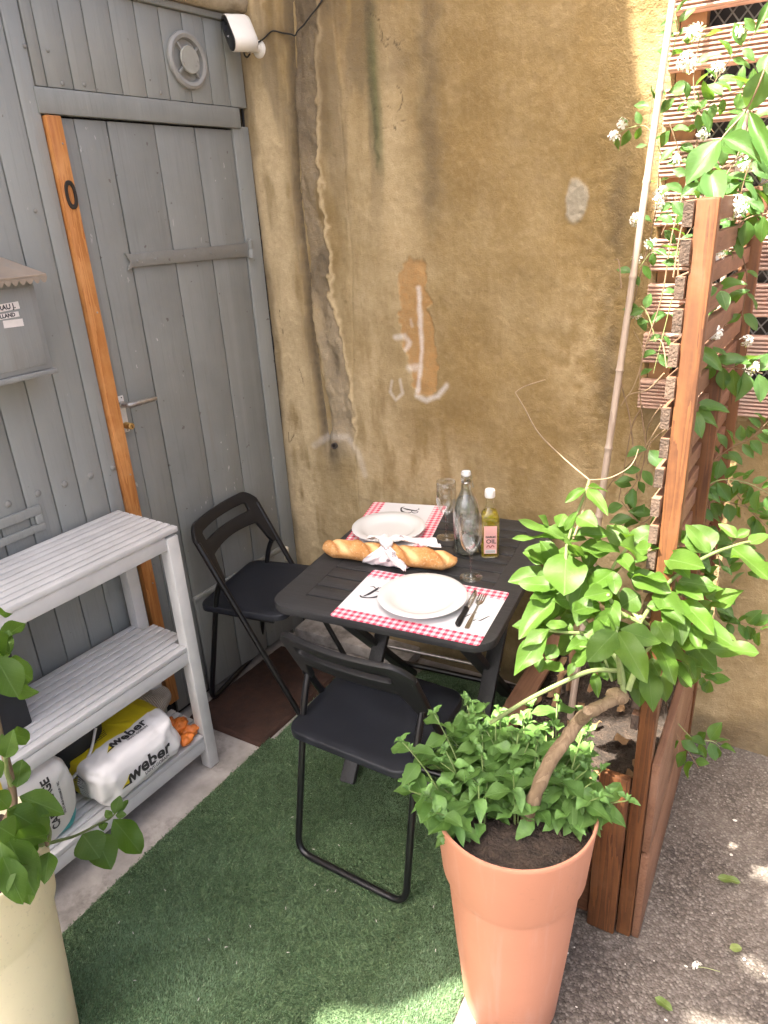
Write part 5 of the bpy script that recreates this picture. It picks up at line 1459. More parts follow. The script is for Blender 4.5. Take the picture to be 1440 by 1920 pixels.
link('soil', soil_disc(lambda u, v: (1.426+u*.213, -.483+v*.36), .268, .014, 5), SOIL, pl)
# dead leaves and sticks on the planter soil
DRY = leafmat('dry_leaf', (.21,.125,.06), (.27,.17,.09), (.30,.2,.1), .8, .1)
dlm = [leaf_mesh('dryleaf', 6, 4, .45, .9, .3, .35, .10, s, curl=.4) for s in range(3)]
rg = random.Random(21)
for k in range(38):
    x, y = rg.uniform(1.23, 1.58), rg.uniform(-.8, -.16); a = rg.uniform(0, 6.28); L = rg.uniform(.03, .065)
    link('dead_leaf', rg.choice(dlm), DRY, pl, leaf_matrix((x, y, .285+rg.uniform(0, .02)), (x+L*math.cos(a), y+L*math.sin(a), .29+rg.uniform(0, .02)), L*.5, (rg.uniform(-.5, .5), rg.uniform(-.5, .5), 1)))
STK_ = plain('cut_cane', (.30,.17,.09), .8, .3, 30)
for (x, y, h, l) in ((1.30,-.30,.34,.01), (1.325,-.33,.30,-.02), (1.36,-.27,.26,.03), (1.28,-.40,.22,.02)):
    link('cut_stake', MB().tube([(x, y, .25), (x+l, y+.01, .27+h*.6)], [.010, .008], 8).mesh('stake'), STK_, pl)
# slender splints leaning against the trellis
for a, b_ in (((1.596,-.82,.30), (1.632,-.60,.93)), ((1.60,-.72,.28), (1.626,-.45,.85))):
    link('splint', MB().bar(a, b_, .012, .006).mesh('splint', bev=.001), WDY, pl)

# bamboo cane
BAMB = wood('bleached_bamboo', (.46,.37,.30), (.33,.25,.20), 2, .5, .6, bump=.2)
bt0 = at(1263, -14, y=-.19); bb0 = at(1117, 1010, y=-.36)
dirb = (bb0-bt0).normalized(); kk = (.26-bt0.z)/dirb.z; bfoot = bt0+dirb*kk
up_ = (bt0-bfoot); LB = up_.length; q = up_.to_track_quat('Z', 'Y').to_matrix().to_4x4(); BMx = T(*bfoot) @ q
prof = []; zc = 0; r0 = .0105
while zc < LB+.25:
    r = r0*(1-.25*zc/LB)
    prof += [(r*1.02, zc), (r*1.22, zc+.004), (r*1.05, zc+.009), (r*.97, zc+.02)]
    zc += .215+.02*math.sin(zc*7)
    prof += [(r*.97, zc-.012)]
tag(link('bamboo_cane', MB().lathe(prof, 14).mesh('bamboo'), BAMB, None, BMx), 'bleached bamboo cane leaning up from planter to the top', 'cane')
cn2 = at(1395, 470, y=-.05); 
tag(link('bamboo_cane', MB().tube([at(1400,205,y=-.10), at(1380,330,y=-.10), at(1362,470,y=-.10), at(1345,620,y=-.10)], .007, 10).mesh('cane2'), BAMB, None), 'short pale cane behind the jasmine above the trellis', 'cane')
# ------------------------------------------------------------------ pots
PPOT = [(0,.004),(.100,.0),(.106,.003),(.108,.010),(.125,.21),(.1405,.415),(.1425,.428),(.1525,.452),(.1650,.60),(.1665,.606),(.1650,.611),(.1605,.611),(.1590,.604),(.1545,.555),(.03,.53),(0,.53)]
POTME = MB().lathe(PPOT, 96).mesh('pot', ang=35)
def potmat(name, col):
    m, t, b, out = newmat(name)
    tc = nd(t, 'TexCoord'); v = tc.outputs['Object']
    n1 = nd(t, 'TexNoise', {'Vector': v, 'Scale': 5.0, 'Detail': 6.0}); n2 = nd(t, 'TexNoise', {'Vector': nd(t, 'Mapping', {'Vector': v, 'Scale': (1,1,5)}).outputs[0], 'Scale': 24.0, 'Detail': 8.0, 'Roughness': .7})
    sp = nd(t, 'SeparateXYZ', {0: v})
    c = mixc(t, n1.outputs[0], tuple(x*1.06 for x in col), tuple(x*.88 for x in col))
    c = mixc(t, mth(t, 'MULTIPLY', ramp(t, n2.outputs[0], [(.66, 0.0), (.70, 1.0)]), .35), c, tuple(min(1, x*1.25+.04) for x in col))
    n3 = nd(t, 'TexNoise', {'Vector': nd(t, 'Mapping', {'Vector': v, 'Scale': (30,30,1.2)}).outputs[0], 'Scale': 1.0, 'Detail': 4.0, 'Roughness': .6})
    c = mixc(t, mth(t, 'MULTIPLY', ramp(t, n3.outputs[0], [(.55, 0.0), (.72, 1.0)]), .22), c, tuple(min(1, x*.6+.28) for x in col))
    n4 = nd(t, 'TexNoise', {'Vector': v, 'Scale': 120.0, 'Detail': 2.0})
    spl = mth(t, 'MULTIPLY', ramp(t, n4.outputs[0], [(.64, 0.0), (.68, 1.0)]), ramp(t, n1.outputs[0], [(.45, 0.0), (.65, 1.0)]))
    c = mixc(t, mth(t, 'MULTIPLY', spl, .18), c, (.10,.07,.05))
    c = mixc(t, mth(t, 'MULTIPLY', nd(t, 'MapRange', {0: mth(t, 'ADD', sp.outputs[2], mth(t, 'MULTIPLY', n2.outputs[0], .08)), 1: .16, 2: .02}).outputs[0], .5), c, tuple(x*.62 for x in col))
    bp = nd(t, 'Bump', {'Height': n2.outputs[0], 'Strength': .12, 'Distance': .002})
    setb(t, b, col=c, rough=.52, normal=bp.outputs[0], spec=.35); return m
PX, PY = 1.422, -1.152
pot = empty('terracotta_pot', 'tall terracotta coloured plastic pot in front of the planter', 'pot', T(PX, PY, .0))
link('pot_body', POTME, potmat('terracotta_plastic', (.53,.240,.148)), pot, Matrix(), local=True)
link('soil', soil_disc(lambda u, v: (u*np.sqrt(1-v*v/2)*.156, v*np.sqrt(1-u*u/2)*.156), .562, .010, 9), SOIL, pot, Matrix(), local=True)
CX, CY = .488, -1.782
pot2 = empty('cream_pot', 'tall cream coloured plastic pot at the lower left picture edge', 'pot', T(CX, CY, .0))
link('pot_body', POTME.copy(), None, pot2, Matrix(), local=True)
pot2.children[0].data.materials.clear(); pot2.children[0].data.materials.append(potmat('cream_plastic', (.80,.68,.46)))
link('soil', soil_disc(lambda u, v: (u*np.sqrt(1-v*v/2)*.156, v*np.sqrt(1-u*u/2)*.156), .562, .010, 13), SOIL, pot2, Matrix(), local=True)

# ------------------------------------------------------------------ lemon tree
LEMON = leafmat('lemon_leaf', (.072,.150,.018), (.108,.19,.036), (.15,.24,.075), .48, .45, (.21,.42,.025), spec=.35)
LM = [leaf_mesh('lemonleaf', 9, 4, .42, .85, f, a, w, s, tipp=1.25, notch=.025) for f, a, w, s in ((.20,.10,.03,1), (.30,.16,.04,2), (.10,.20,.06,3), (.22,.04,.07,4), (.35,.12,.04,5), (.12,-.06,.05,6))]
BARKG = plain('green_twig', (.17,.22,.075), .6, .25, 40); BARK = wood('grey_bark', (.25,.18,.11), (.13,.085,.048), 2, .85, .8, bump=.8)
def view_depth(p): return (Vector(p)-CAM).dot(FWD)
def put_leaf(root, meshes, mat, base, tip, wpx, rg, up=.8, face=.7, jit=.25, name='leaf'):
    base = Vector(base); tip = Vector(tip)
    w = wpx/FPX*view_depth((base+tip)/2)
    nh = Vector((0,0,1))*up+(CAM-base).normalized()*face+Vector((rg.uniform(-1,1), rg.uniform(-1,1), rg.uniform(-1,1)))*jit
    return link(name, rg.choice(meshes), mat, root, leaf_matrix(base, tip, w, nh))
lem = empty('lemon_tree', 'young lemon tree with bright broad leaves in the terracotta pot', 'tree', T(PX+.02, PY-.02, .56))
def lc(cx, cy): return 900+cx/2.6667, 860+cy/2.6667
def stem(root, pts, r0, r1, mat, name='branch', n=8, seg=6):
    P = catmull(pts, seg); k = len(P)
    return link(name, MB().tube(P, [r0+(r1-r0)*i/(k-1) for i in range(k)], n).mesh(name), mat, root)
tb_ = at(988, 1545, z=.555)
trunk = [tb_, at(1000,1500,y=-1.165), at(1030,1430,y=-1.14), at(1062,1385,y=-1.11), at(1092,1345,y=-1.07), at(1130,1322,y=-1.03), at(1165,1305,y=-.99)]
P = catmull(trunk, 8); k = len(P); rad = [.0145-.0025*i/(k-1)+.0032*mnoise.noise(Vector((i*.45,0,0))) for i in range(k)]
link('trunk', MB().tube(P, rad, 14).mesh('trunk'), BARK, lem)
knk = crumple(MB().ball(tuple(at(1158,1305,y=-.995)), .018, 18, 12, (1.25,1,.9)).mesh('knuckle'), .004, 60, 3)
link('knuckle', knk, BARK, lem)
link('pruned_stub', MB().tube([at(1085,1352,y=-1.075), at(1100,1338,y=-1.11), at(1102,1332,y=-1.12)], [.012,.010,.0095], 10).mesh('stub'), BARK, lem)
Y0 = -.93
brs = [([(720,1170),(690,1010),(570,870),(450,720),(430,560),(432,440)], (-.99,-.97,-.95,-.93,-.92,-.90), .0065, .0032),
       ([(432,440),(470,310),(520,190),(545,105)], (-.90,-.88,-.86,-.85), .0032, .0022),
       ([(740,1160),(790,1000),(800,820),(700,690),(660,560),(740,440)], (-.99,-.95,-.90,-.87,-.85,-.84), .006, .0030),
       ([(800,820),(900,670),(1000,570),(1150,480),(1290,430),(1350,415)], (-.90,-.88,-.87,-.87,-.88,-.89), .0042, .0024),
       ([(700,1120),(690,980),(682,865)], (-.99,-1.02,-1.06), .005, .003),
       ([(570,870),(450,870),(340,860)], (-.95,-.99,-1.03), .004, .0025),
       ([(690,1060),(560,1060),(430,1110),(250,1200),(110,1285),(50,1322)], (-.99,-1.02,-1.05,-1.08,-1.10,-1.11), .0048, .0042),
       ([(790,1000),(880,900),(960,690)], (-.95,-.95,-.90), .0035, .0022),
       ([(800,820),(690,760),(640,680)], (-.90,-.92,-.94), .0045, .0035), ([(800,790),(850,830),(920,760)], (-.90,-.86,-.84), .004, .002),
       ([(660,1110),(600,960),(500,940)], (-.99,-1.0,-1.03), .003, .002)]
for pts, ys, r0, r1 in brs:
    stem(lem, [at(*lc(*p), y=yy) for p, yy in zip(pts, ys)], r0, r1, BARKG)
LV = [ # base, tip (in the detail view), width, depth at base and tip
 (430,400,185,312,58,-.90,-.95),(410,390,160,410,46,-.90,-.96),(430,470,418,692,185,-.90,-.99),(455,385,672,368,66,-.89,-.86),(345,335,298,282,48,-.90,-.92),
 (392,342,425,268,66,-.89,-.86),(485,290,586,330,92,-.88,-.90),(425,360,480,262,40,-.89,-.88),(525,150,424,212,46,-.86,-.90),(535,150,640,272,60,-.86,-.92),(535,140,640,152,14,-.86,-.88),
 (740,440,636,318,92,-.84,-.82),(745,440,896,332,112,-.84,-.80),(742,455,905,458,66,-.84,-.88),(840,522,1096,448,88,-.86,-.84),(770,520,872,470,40,-.86,-.84),
 (700,470,572,424,62,-.85,-.90),(672,560,545,655,112,-.86,-.94),(655,560,590,700,96,-.86,-.93),(735,575,936,606,80,-.87,-.92),(700,480,765,560,70,-.85,-.91),
 (1148,470,1060,335,150,-.87,-.84),(1148,470,1025,330,70,-.87,-.86),(1285,395,1192,320,50,-.88,-.87),(1285,395,1348,352,44,-.88,-.87),(1262,448,1455,600,118,-.88,-.98),(1338,425,1450,372,62,-.89,-.86),
 (980,640,1112,678,88,-.88,-.92),(1012,712,1170,878,110,-.89,-.97),(880,660,1020,815,100,-.89,-.96),(960,690,1010,920,120,-.89,-.97),(1040,830,1106,962,56,-.92,-.96),
 (372,690,188,892,108,-.93,-1.03),(350,690,250,700,60,-.93,-.98),(342,860,150,1074,92,-1.03,-1.11),(350,850,200,930,60,-1.03,-1.08),(682,862,535,1022,128,-1.06,-1.14),(690,868,836,1118,130,-1.06,-1.15),(880,900,980,1092,100,-.95,-1.05),
 (700,852,900,925,92,-1.05,-1.02),(330,832,448,822,50,-1.03,-1.0),(535,905,440,942,54,-1.0,-1.06),(520,600,470,780,90,-.92,-.95),(640,850,520,880,110,-.97,-.98),(800,680,700,740,120,-.87,-.89),
 (300,1040,420,1050,86,-1.0,-1.02),(470,1020,440,1085,36,-1.03,-1.06),(570,1070,590,1190,48,-1.0,-1.05),(450,822,458,905,26,-.97,-1.0),(560,760,650,835,60,-.93,-.98),(640,700,692,852,64,-.92,-.99),
 (905,380,992,432,52,-.84,-.87),(1085,405,1000,395,80,-.86,-.85),(1010,490,1096,492,44,-.86,-.88),(700,800,748,785,30,-.9,-.92),(280,960,300,1070,50,-1.0,-1.03),(880,620,985,745,95,-.86,-.88),(600,1020,640,1110,60,-.95,-.97),(760,900,800,1020,50,-.9,-.93),
 (500,560,560,680,80,-.86,-.88),(360,420,330,560,60,-.84,-.87),(560,420,540,560,70,-.83,-.86),(480,880,560,1010,90,-.93,-.96),(380,930,330,1000,70,-.95,-.98),(850,1000,900,1080,60,-.9,-.93),(640,940,700,1040,70,-.93,-.96),
 (920,900,980,905,30,-.97,-.98),(470,780,400,860,70,-.88,-.9),(820,560,780,660,70,-.82,-.84),(1000,600,1060,700,70,-.83,-.85)]
rg = random.Random(31)
for (bx, by, tx, ty, w, y0, y1) in LV:
    put_leaf(lem, LM, LEMON, at(*lc(bx, by), y=y0), at(*lc(tx, ty), y=y1), w*1.18/2.6667, rg, .8, .75, .2)
# smaller leaves filling the inside of the crown
cen = at(*lc(690, 740), y=-.90)
for k in range(84):
    th = rg.uniform(0, 6.28); ph = rg.uniform(-1, 1); rr_ = rg.uniform(.25, 1)**.5
    p = cen+Vector((.20*rr_*math.cos(th)*math.sqrt(1-ph*ph), .10*rr_*math.sin(th)*math.sqrt(1-ph*ph)+.03, .155*rr_*ph-.01))
    d = ((p-cen)*3+Vector((rg.uniform(-.4,.4), rg.uniform(-.6,.1), rg.uniform(-.5,.25)))).normalized(); L = rg.uniform(.05, .105)
    link('leaf', rg.choice(LM), LEMON, lem, leaf_matrix(p, p+d*L, L*rg.uniform(.5, .68), Vector((0,0,.8))+(CAM-p).normalized()*.5+Vector((rg.uniform(-.4,.4), rg.uniform(-.4,.4), 0))))
# ------------------------------------------------------------------ dry twig reaching over the table
TWIG = plain('dry_twig', (.24,.17,.10), .8, .25, 40)
tw = empty('dry_twig', 'thin dry forked twig reaching left over the table', 'twig', T(*at(1105, 905, y=-.85)))
stem(tw, [at(1105,900,y=-.85), at(1060,862,y=-.80), at(1010,812,y=-.74), at(985,768,y=-.72), at(966,736,y=-.70)], .0017, .0012, TWIG, 'twig', 6)
stem(tw, [at(966,736,y=-.70), at(985,724,y=-.71), at(1022,712,y=-.72)], .0015, .0012, TWIG, 'twig', 6)
stem(tw, [at(1105,900,y=-.85), at(1140,897,y=-.82), at(1175,880,y=-.78), at(1190,862,y=-.76), at(1197,842,y=-.75)], .0016, .0010, TWIG, 'twig', 6)
stem(tw, [at(1105,900,y=-.85), at(1092,960,y=-.87), at(1075,1010,y=-.89)], .0026, .0026, TWIG, 'twig', 6)

# ------------------------------------------------------------------ mint in the pot
MINT = leafmat('mint_leaf', (.085,.180,.034), (.125,.225,.060), (.15,.26,.08), .6, .34, (.19,.40,.04), spec=.3)
MMs = [leaf_mesh('mintleaf', 8, 4, .40, .8, f, a, .06, s, tipp=1.05, notch=.07) for f, a, s in ((.35,.25,1),(.2,.45,2),(.5,.15,3),(.3,.6,4))]
MST = plain('mint_stem', (.17,.24,.07), .6, .2, 60)
mint = empty('mint_plant', 'bushy green mint growing around the lemon trunk', 'plant', T(PX, PY, .56))
rg = random.Random(77); mleaves = []
stm = MB()
for s_ in range(74):
    while True:
        x, y = rg.uniform(-.14, .14), rg.uniform(-.14, .14)
        if x*x+y*y < .145**2 and y > -.015+.25*x*(x > 0) - .075*(x < -.05): break
    lx = x*.65-.015+rg.uniform(-.05, .05); ly = y*.6+.03+rg.uniform(-.05, .05); h = rg.uniform(.07, .165)
    if x > .04 and rg.random() < .35: h *= .7; lx += .02
    P0 = Vector((PX+x, PY+y, .557)); P2 = P0+Vector((lx, ly, h)); P1 = P0.lerp(P2, .45)+Vector((-lx*.25, -ly*.25, h*.15))
    nn = rg.randint(4, 6); path = [P0.lerp(P1, t)*(1-t)+P1.lerp(P2, t)*t for t in [i/8 for i in range(9)]]
    stm.tube(path, [.0022-.0009*i/8 for i in range(9)], 5)
    a0 = rg.uniform(0, 6.28)
    for i in range(nn):
        t = .25+.75*i/(nn-1); p = path[min(8, int(round(t*8)))]
        L = (.029+.022*math.sin(math.pi*min(1, t*.9)))*(1 if i < nn-1 else .55)*rg.uniform(.8, 1.25)
        for q in (0, 1):
            a = a0+i*1.57+q*math.pi+rg.uniform(-.3, .3); el = rg.uniform(-.1, .55)+(.5 if i == nn-1 else 0)
            d = Vector((math.cos(a)*math.cos(el), math.sin(a)*math.cos(el), math.sin(el)))
            mleaves.append((p+d*.004, p+d*(L+.004), L*rg.uniform(.58, .82), Vector((rg.uniform(-.4,.4), rg.uniform(-.3,.3), 1))))
        if i == nn-1:
            for q in range(3):
                a = rg.uniform(0, 6.28); d = Vector((math.cos(a)*.6, math.sin(a)*.6, .8)); mleaves.append((p, p+d*.016, .009, Vector((math.cos(a+3), math.sin(a+3), .6))))
link('stems', stm.mesh('mintstems'), MST, mint)
mleaves.sort(key=lambda l: -(l[2])-l[0].z*.03)
mass_v, mass_f = [], []
for i, (a, b_, w, nh) in enumerate(mleaves):
    if i < 290: link('leaf', rg.choice(MMs), MINT, mint, leaf_matrix(a, b_, w, nh))
    else:
        Ml = leaf_matrix(a, b_, w, nh); me_ = rg.choice(MMs); k = len(mass_v)
        mass_v += [Ml @ v.co for v in me_.vertices]; mass_f += [tuple(k+j for j in p.vertices) for p in me_.polygons]
mm_ = bpy.data.meshes.new('mintmass'); mm_.from_pydata(mass_v, [], mass_f); smooth(mm_, 180)
MINT2 = plain('mint_small_leaves', (.080,.165,.035), .6, .4, 35, .2)
o = link('small_leaves', mm_, MINT2, mint); o['kind'] = 'stuff'

# ------------------------------------------------------------------ citrus in the cream pot
cit = empty('citrus_bush', 'broad leaved citrus bush in the cream pot, lower left', 'bush', T(CX, CY, .56))
LEMD = leafmat('citrus_leaf', (.060,.155,.026), (.11,.22,.055), (.19,.31,.10), .4, .35, (.24,.50,.035), spec=.4)
def c3(cx, cy): return cx/4.8, 1360+cy/4.8
dz_ = lambda px, py, x: at(px, py, x=x)
CL = [ # base, tip in the lower left detail view, width, x at base and tip
 (175,640,600,790,185,.56,.63),(440,975,40,800,330,.62,.60),(440,1140,400,1420,150,.63,.67),(740,980,900,1190,250,.44,.50),(850,980,1010,1300,230,.43,.50),
 (1020,845,1280,1160,210,.40,.46),(1030,800,1080,635,90,.40,.38),(1000,840,950,760,60,.40,.38),(1060,790,1160,650,55,.40,.39),(1040,810,1140,800,60,.40,.42),(930,870,930,945,70,.41,.43),
 (150,560,200,300,170,.58,.55),(50,290,110,60,150,.60,.62),(80,80,320,110,150,.60,.60),(0,230,-60,60,140,.58,.58),(160,1020,270,1660,220,.66,.70),(60,1000,330,1560,270,.67,.72),(0,1050,60,1520,200,.68,.72),
 (-40,900,150,1000,220,.66,.68),(-60,600,100,760,160,.60,.62),(270,1160,120,1180,150,.66,.68),(330,1080,380,1500,110,.62,.60),(-90,300,20,480,120,.60,.62),(430,980,90,1060,210,.63,.68),(300,1040,30,1260,230,.65,.70),(120,1010,250,1400,220,.67,.71),(60,760,330,900,200,.60,.63),(20,1180,200,1600,200,.70,.73)]
rg = random.Random(12)
for (bx, by, tx, ty, w, x0, x1) in CL:
    put_leaf(cit, LM, LEMD, at(*c3(bx, by), x=x0), at(*c3(tx, ty), x=x1), w*1.2/4.8, rg, .5, 1.1, .15)
U = lambda px, py, x: at(px, py, x=x)
for (b0, t0, w, x0, x1) in (((-5,1205), (50,1162), 32, .56, .54), ((18,1225), (-30,1195), 36, .58, .58), ((5,1245), (72,1270), 62, .58, .60), ((-10,1230), (35,1310), 66, .60, .64), ((0,1290), (70,1300), 40, .60, .60), ((-15,1150), (22,1153), 22, .56, .55), ((-30,1180), (16,1240), 45, .60, .60), ((8,1238), (14,1180), 34, .57, .56)):
    put_leaf(cit, LM, LEMD, U(*b0, x0), U(*t0, x1), w, rg, .8, .7, .2)
cs = lambda *pts: [at(*c3(a, b_), x=x) for a, b_, x in pts]
for pts, r0, r1 in ((cs((380,1075,.62), (520,1040,.56), (700,985,.48), (880,890,.42), (1000,830,.40), (1090,720,.385)), .004, .002), (cs((120,700,.55), (110,560,.56), (60,420,.58), (50,280,.60)), .006, .004), (cs((380,1075,.62), (200,1080,.64), (60,1000,.62), (60,860,.56)), .005, .004), (cs((430,1080,.62), (450,970,.56), (420,880,.54)), .004, .004)):
    stem(cit, pts, r0, r1, BARKG)
stem(cit, [Vector((CX, CY, .55)), at(*c3(60, 860), x=.56), at(*c3(110, 560), x=.56), at(-10, 1330, x=.58), at(-15, 1200, x=.57)], .010, .005, BARK, 'trunk', 10)
stem(cit, [Vector((CX+.03, CY, .55)), at(*c3(300, 980), x=.60), at(*c3(430, 1080), x=.62)], .007, .004, BARK, 'branch', 10)
stk = at(0, 1500, x=.55)
link('plant_tag', MB().bar(at(8, 1510, x=.55), at(-12, 1450, x=.56), .014, .003, up=Vector((1,.3,0))).mesh('tag'), plain('yellow_tag', (.70,.55,.06), .5, .1), cit)

# ------------------------------------------------------------------ jasmine
JASL = leafmat('jasmine_leaf', (.055,.135,.024), (.10,.20,.07), (.14,.24,.08), .45, .38, (.30,.55,.03), spec=.35)
JM = [leaf_mesh('jasmineleaf', 7, 4, .45, .85, f, a, .03, s, tipp=1.1) for f, a, s in ((.25,.12,1),(.4,.25,2),(.12,.3,3))]
JST = plain('jasmine_stem', (.20,.13,.075), .75, .3, 50); JGR = plain('jasmine_green_stem', (.22,.26,.10), .6, .3, 50)
PETAL = plain('white_petal', (.80,.78,.70), .6, .08, 40); BUD = plain('yellow_green_bud', (.42,.45,.14), .6, .2, 60)
jas = empty('jasmine_vine', 'white flowering jasmine vine climbing over trellis and louvres', 'vine', T(1.5, -.3, .28))
rg = random.Random(19)
def petal_mesh():
    mb = MB(); V = []; F = []
    for k in range(5):
        a = 2*math.pi*k/5; c, s_ = math.cos(a), math.sin(a); c2, s2 = -s_, c; b = len(V)
        V += [(c*.08, s_*.08, 0), (c*.6+c2*.24, s_*.6+s2*.24, .10), (c*1.0+c2*.24, s_*1.0+s2*.24, .0), (c*1.0-c2*.30, s_*1.0-s2*.30, .06), (c*.6-c2*.12, s_*.6-s2*.12, .10)]
        F += [(b, b+4, b+3, b+2, b+1)]
    mb.add(V, F)
    mb.tube([(0,0,.02), (0,0,-.7), (0,0,-1.5)], [.10,.09,.06], 5)
    return mb.mesh('flower', sm=True)
FLW = petal_mesh(); BUDM = MB().tube([(0,0,-1), (0,0,-.2), (0,0,.4), (0,0,.7)], [.07,.12,.16,.03], 6).mesh('bud')
def flower_cluster(p, r, n=12):
    for k in range(n):
        d = Vector((rg.gauss(0, 1), rg.gauss(0, 1)-.5, rg.gauss(0, 1)+.1)).normalized()
        q = d.to_track_quat('Z', 'Y').to_matrix().to_4x4(); s_ = rg.uniform(.009, .0125)
        pos = Vector(p)+d*r*rg.uniform(.45, 1.0)
        if rg.random() < .75: link('flower', FLW, PETAL, jas, T(*pos) @ q @ Matrix.Scale(s_, 4))
        else: link('bud', BUDM, BUD, jas, T(*pos) @ q @ Matrix.Scale(s_, 4))
    link('pedicels', MB().tube([Vector(p)+Vector((0,0,-r)), Vector(p)], [.0012,.0014], 5).mesh('ped'), BUD, jas)
def sprig(pts, depth, r=.0016, nleaf=8, L=.045, mat=JST, leafless=0.0, side=1.0):
    P = catmull([at(*p, y=d) for p, d in zip(pts, depth)], 6); k = len(P)
    link('stem', MB().tube(P, [r*(1-.4*i/(k-1)) for i in range(k)], 6).mesh('jstem'), mat, jas)
    for i in range(nleaf):
        f = leafless+(1-leafless)*(i+.7)/nleaf; j = min(k-2, int(f*(k-1))); p = P[j]; d = (P[j+1]-P[j]).normalized()
        for q in (-1, 1):
            if rg.random() < .12: continue
            s_ = d.cross(Vector((rg.uniform(-.4,.4), -1, rg.uniform(-.4,.4)))).normalized()*q*side
            dd = (d*.45+s_+Vector((rg.uniform(-.3,.3), rg.uniform(-.6,.1), rg.uniform(-.35,.25)))).normalized(); l = L*rg.uniform(.7, 1.25)
            link('leaf', rg.choice(JM), JASL, jas, leaf_matrix(p+dd*.004, p+dd*(l+.004), l*rg.uniform(.48, .66), (CAM-p).normalized()*.5+Vector((0,0,.7))+Vector((rg.uniform(-.5,.5), rg.uniform(-.5,.5), rg.uniform(-.4,.4)))))
SP = [([(1195,900),(1180,780),(1165,700),(1190,560),(1225,420),(1235,330),(1215,260),(1225,170)], (-.30,-.28,-.25,-.22,-.2,-.18,-.16,-.15), .0022, 4, .040, JST, .5),
 ([(1215,870),(1200,700),(1240,560),(1260,440),(1290,330),(1310,240),(1300,150),(1315,60)], (-.35,-.32,-.30,-.27,-.22,-.2,-.18,-.16), .0022, 10, .045, JST, .35),
 ([(1262,520),(1280,420),(1310,380),(1360,330),(1400,250),(1420,150)], (-.45,-.42,-.4,-.38,-.35,-.33), .002, 10, .05, JST, .1),
 ([(1300,430),(1330,340),(1380,300),(1440,270)], (-.32,-.3,-.3,-.28), .0018, 7, .05, JST, .0),
 ([(1330,380),(1400,360),(1450,330)], (-.38,-.38,-.36), .0016, 6, .05, JST, .0),
 ([(1245,300),(1215,240),(1180,240),(1150,255)], (-.20,-.18,-.17,-.16), .0014, 3, .036, JGR, .3),
 ([(1250,480),(1225,470),(1200,500),(1185,520)], (-.3,-.28,-.26,-.25), .0014, 3, .040, JGR, .2),
 ([(1230,640),(1215,590),(1200,575),(1190,605)], (-.3,-.28,-.26,-.25), .0014, 4, .036, JGR, .1),
 ([(1250,130),(1270,60),(1265,20)], (-.17,-.16,-.15), .0014, 4, .036, JGR, .0),
 ([(1330,170),(1370,110),(1410,70),(1440,20)], (-.2,-.2,-.2,-.2), .0016, 5, .045, JST, .0),
 ([(1310,640),(1345,680),(1380,690),(1430,700)], (-.55,-.52,-.5,-.5), .0018, 6, .055, JST, .0),
 ([(1300,560),(1330,540),(1365,570)], (-.5,-.5,-.5), .0016, 4, .05, JST, .0),
 ([(1290,780),(1300,760),(1310,800)], (-.6,-.6,-.6), .0016, 3, .06, JGR, .0),
 ([(1330,870),(1370,840),(1410,820),(1440,790)], (-.3,-.3,-.3,-.3), .0016, 9, .04, JST, .0),
 ([(1270,940),(1310,920),(1350,900),(1400,905),(1450,930)], (-.45,-.42,-.4,-.38,-.36), .0016, 12, .048, JGR, .0),
 ([(1270,1000),(1300,960),(1350,940),(1430,960)], (-.4,-.38,-.36,-.35), .0016, 10, .05, JST, .0),
 ([(1330,1000),(1350,1060),(1340,1120),(1350,1160),(1400,1170),(1430,1185)], (-.4,-.42,-.44,-.45,-.46,-.47), .0016, 13, .048, JST, .0),
 ([(1290,1000),(1310,1080),(1300,1180),(1290,1260)], (-.42,-.42,-.44,-.46), .0016, 9, .05, JST, .0),
 ([(1285,1230),(1310,1260),(1335,1275)], (-.5,-.5,-.5), .0014, 4, .045, JGR, .2),
 ([(1240,1290),(1265,1370),(1285,1400),(1310,1440)], (-.6,-.56,-.55,-.55), .0016, 3, .05, JST, .4), ([(1265,1350),(1300,1385),(1335,1390),(1350,1400)], (-.56,-.54,-.53,-.53), .0014, 5, .05, JGR, .2),
 ([(1220,830),(1195,900),(1170,930)], (-.4,-.4,-.4), .0016, 5, .05, JST, .0), ([(1230,960),(1200,980),(1165,940)], (-.42,-.42,-.42), .0016, 5, .055, JST, .0),
 ([(1270,560),(1275,470),(1300,420),(1330,360)], (-.35,-.34,-.33,-.32), .0016, 7, .042, JST, .0), ([(1340,250),(1300,200),(1262,180),(1230,190)], (-.22,-.2,-.18,-.17), .0014, 6, .036, JST, .0),
 ([(1440,180),(1390,170),(1340,190),(1300,215)], (-.3,-.28,-.26,-.24), .0016, 8, .044, JST, .0), ([(1440,400),(1400,410),(1370,440),(1350,470)], (-.42,-.42,-.42,-.42), .0016, 7, .046, JST, .0),
 ([(1450,240),(1410,300),(1390,360),(1385,420)], (-.4,-.4,-.4,-.4), .0016, 8, .05, JST, .0), ([(1255,230),(1275,300),(1265,380),(1240,440)], (-.2,-.2,-.22,-.24), .0016, 7, .04, JST, .0),
 ([(1360,900),(1400,950),(1440,990)], (-.25,-.25,-.25), .0016, 7, .05, JST, .0), ([(1300,880),(1330,930),(1320,1000),(1335,1060)], (-.3,-.3,-.3,-.3), .0016, 9, .045, JST, .0), ([(1340,1010),(1390,1030),(1400,1080)], (-.3,-.3,-.3), .0014, 6, .045, JST, .0),
 ([(1260,560),(1240,640),(1225,700)], (-.28,-.28,-.28), .0015, 4, .04, JGR, .0), ([(1380,440),(1400,520),(1390,600)], (-.3,-.3,-.3), .0015, 4, .045, JST, .0)]
for a in SP: sprig(*a)
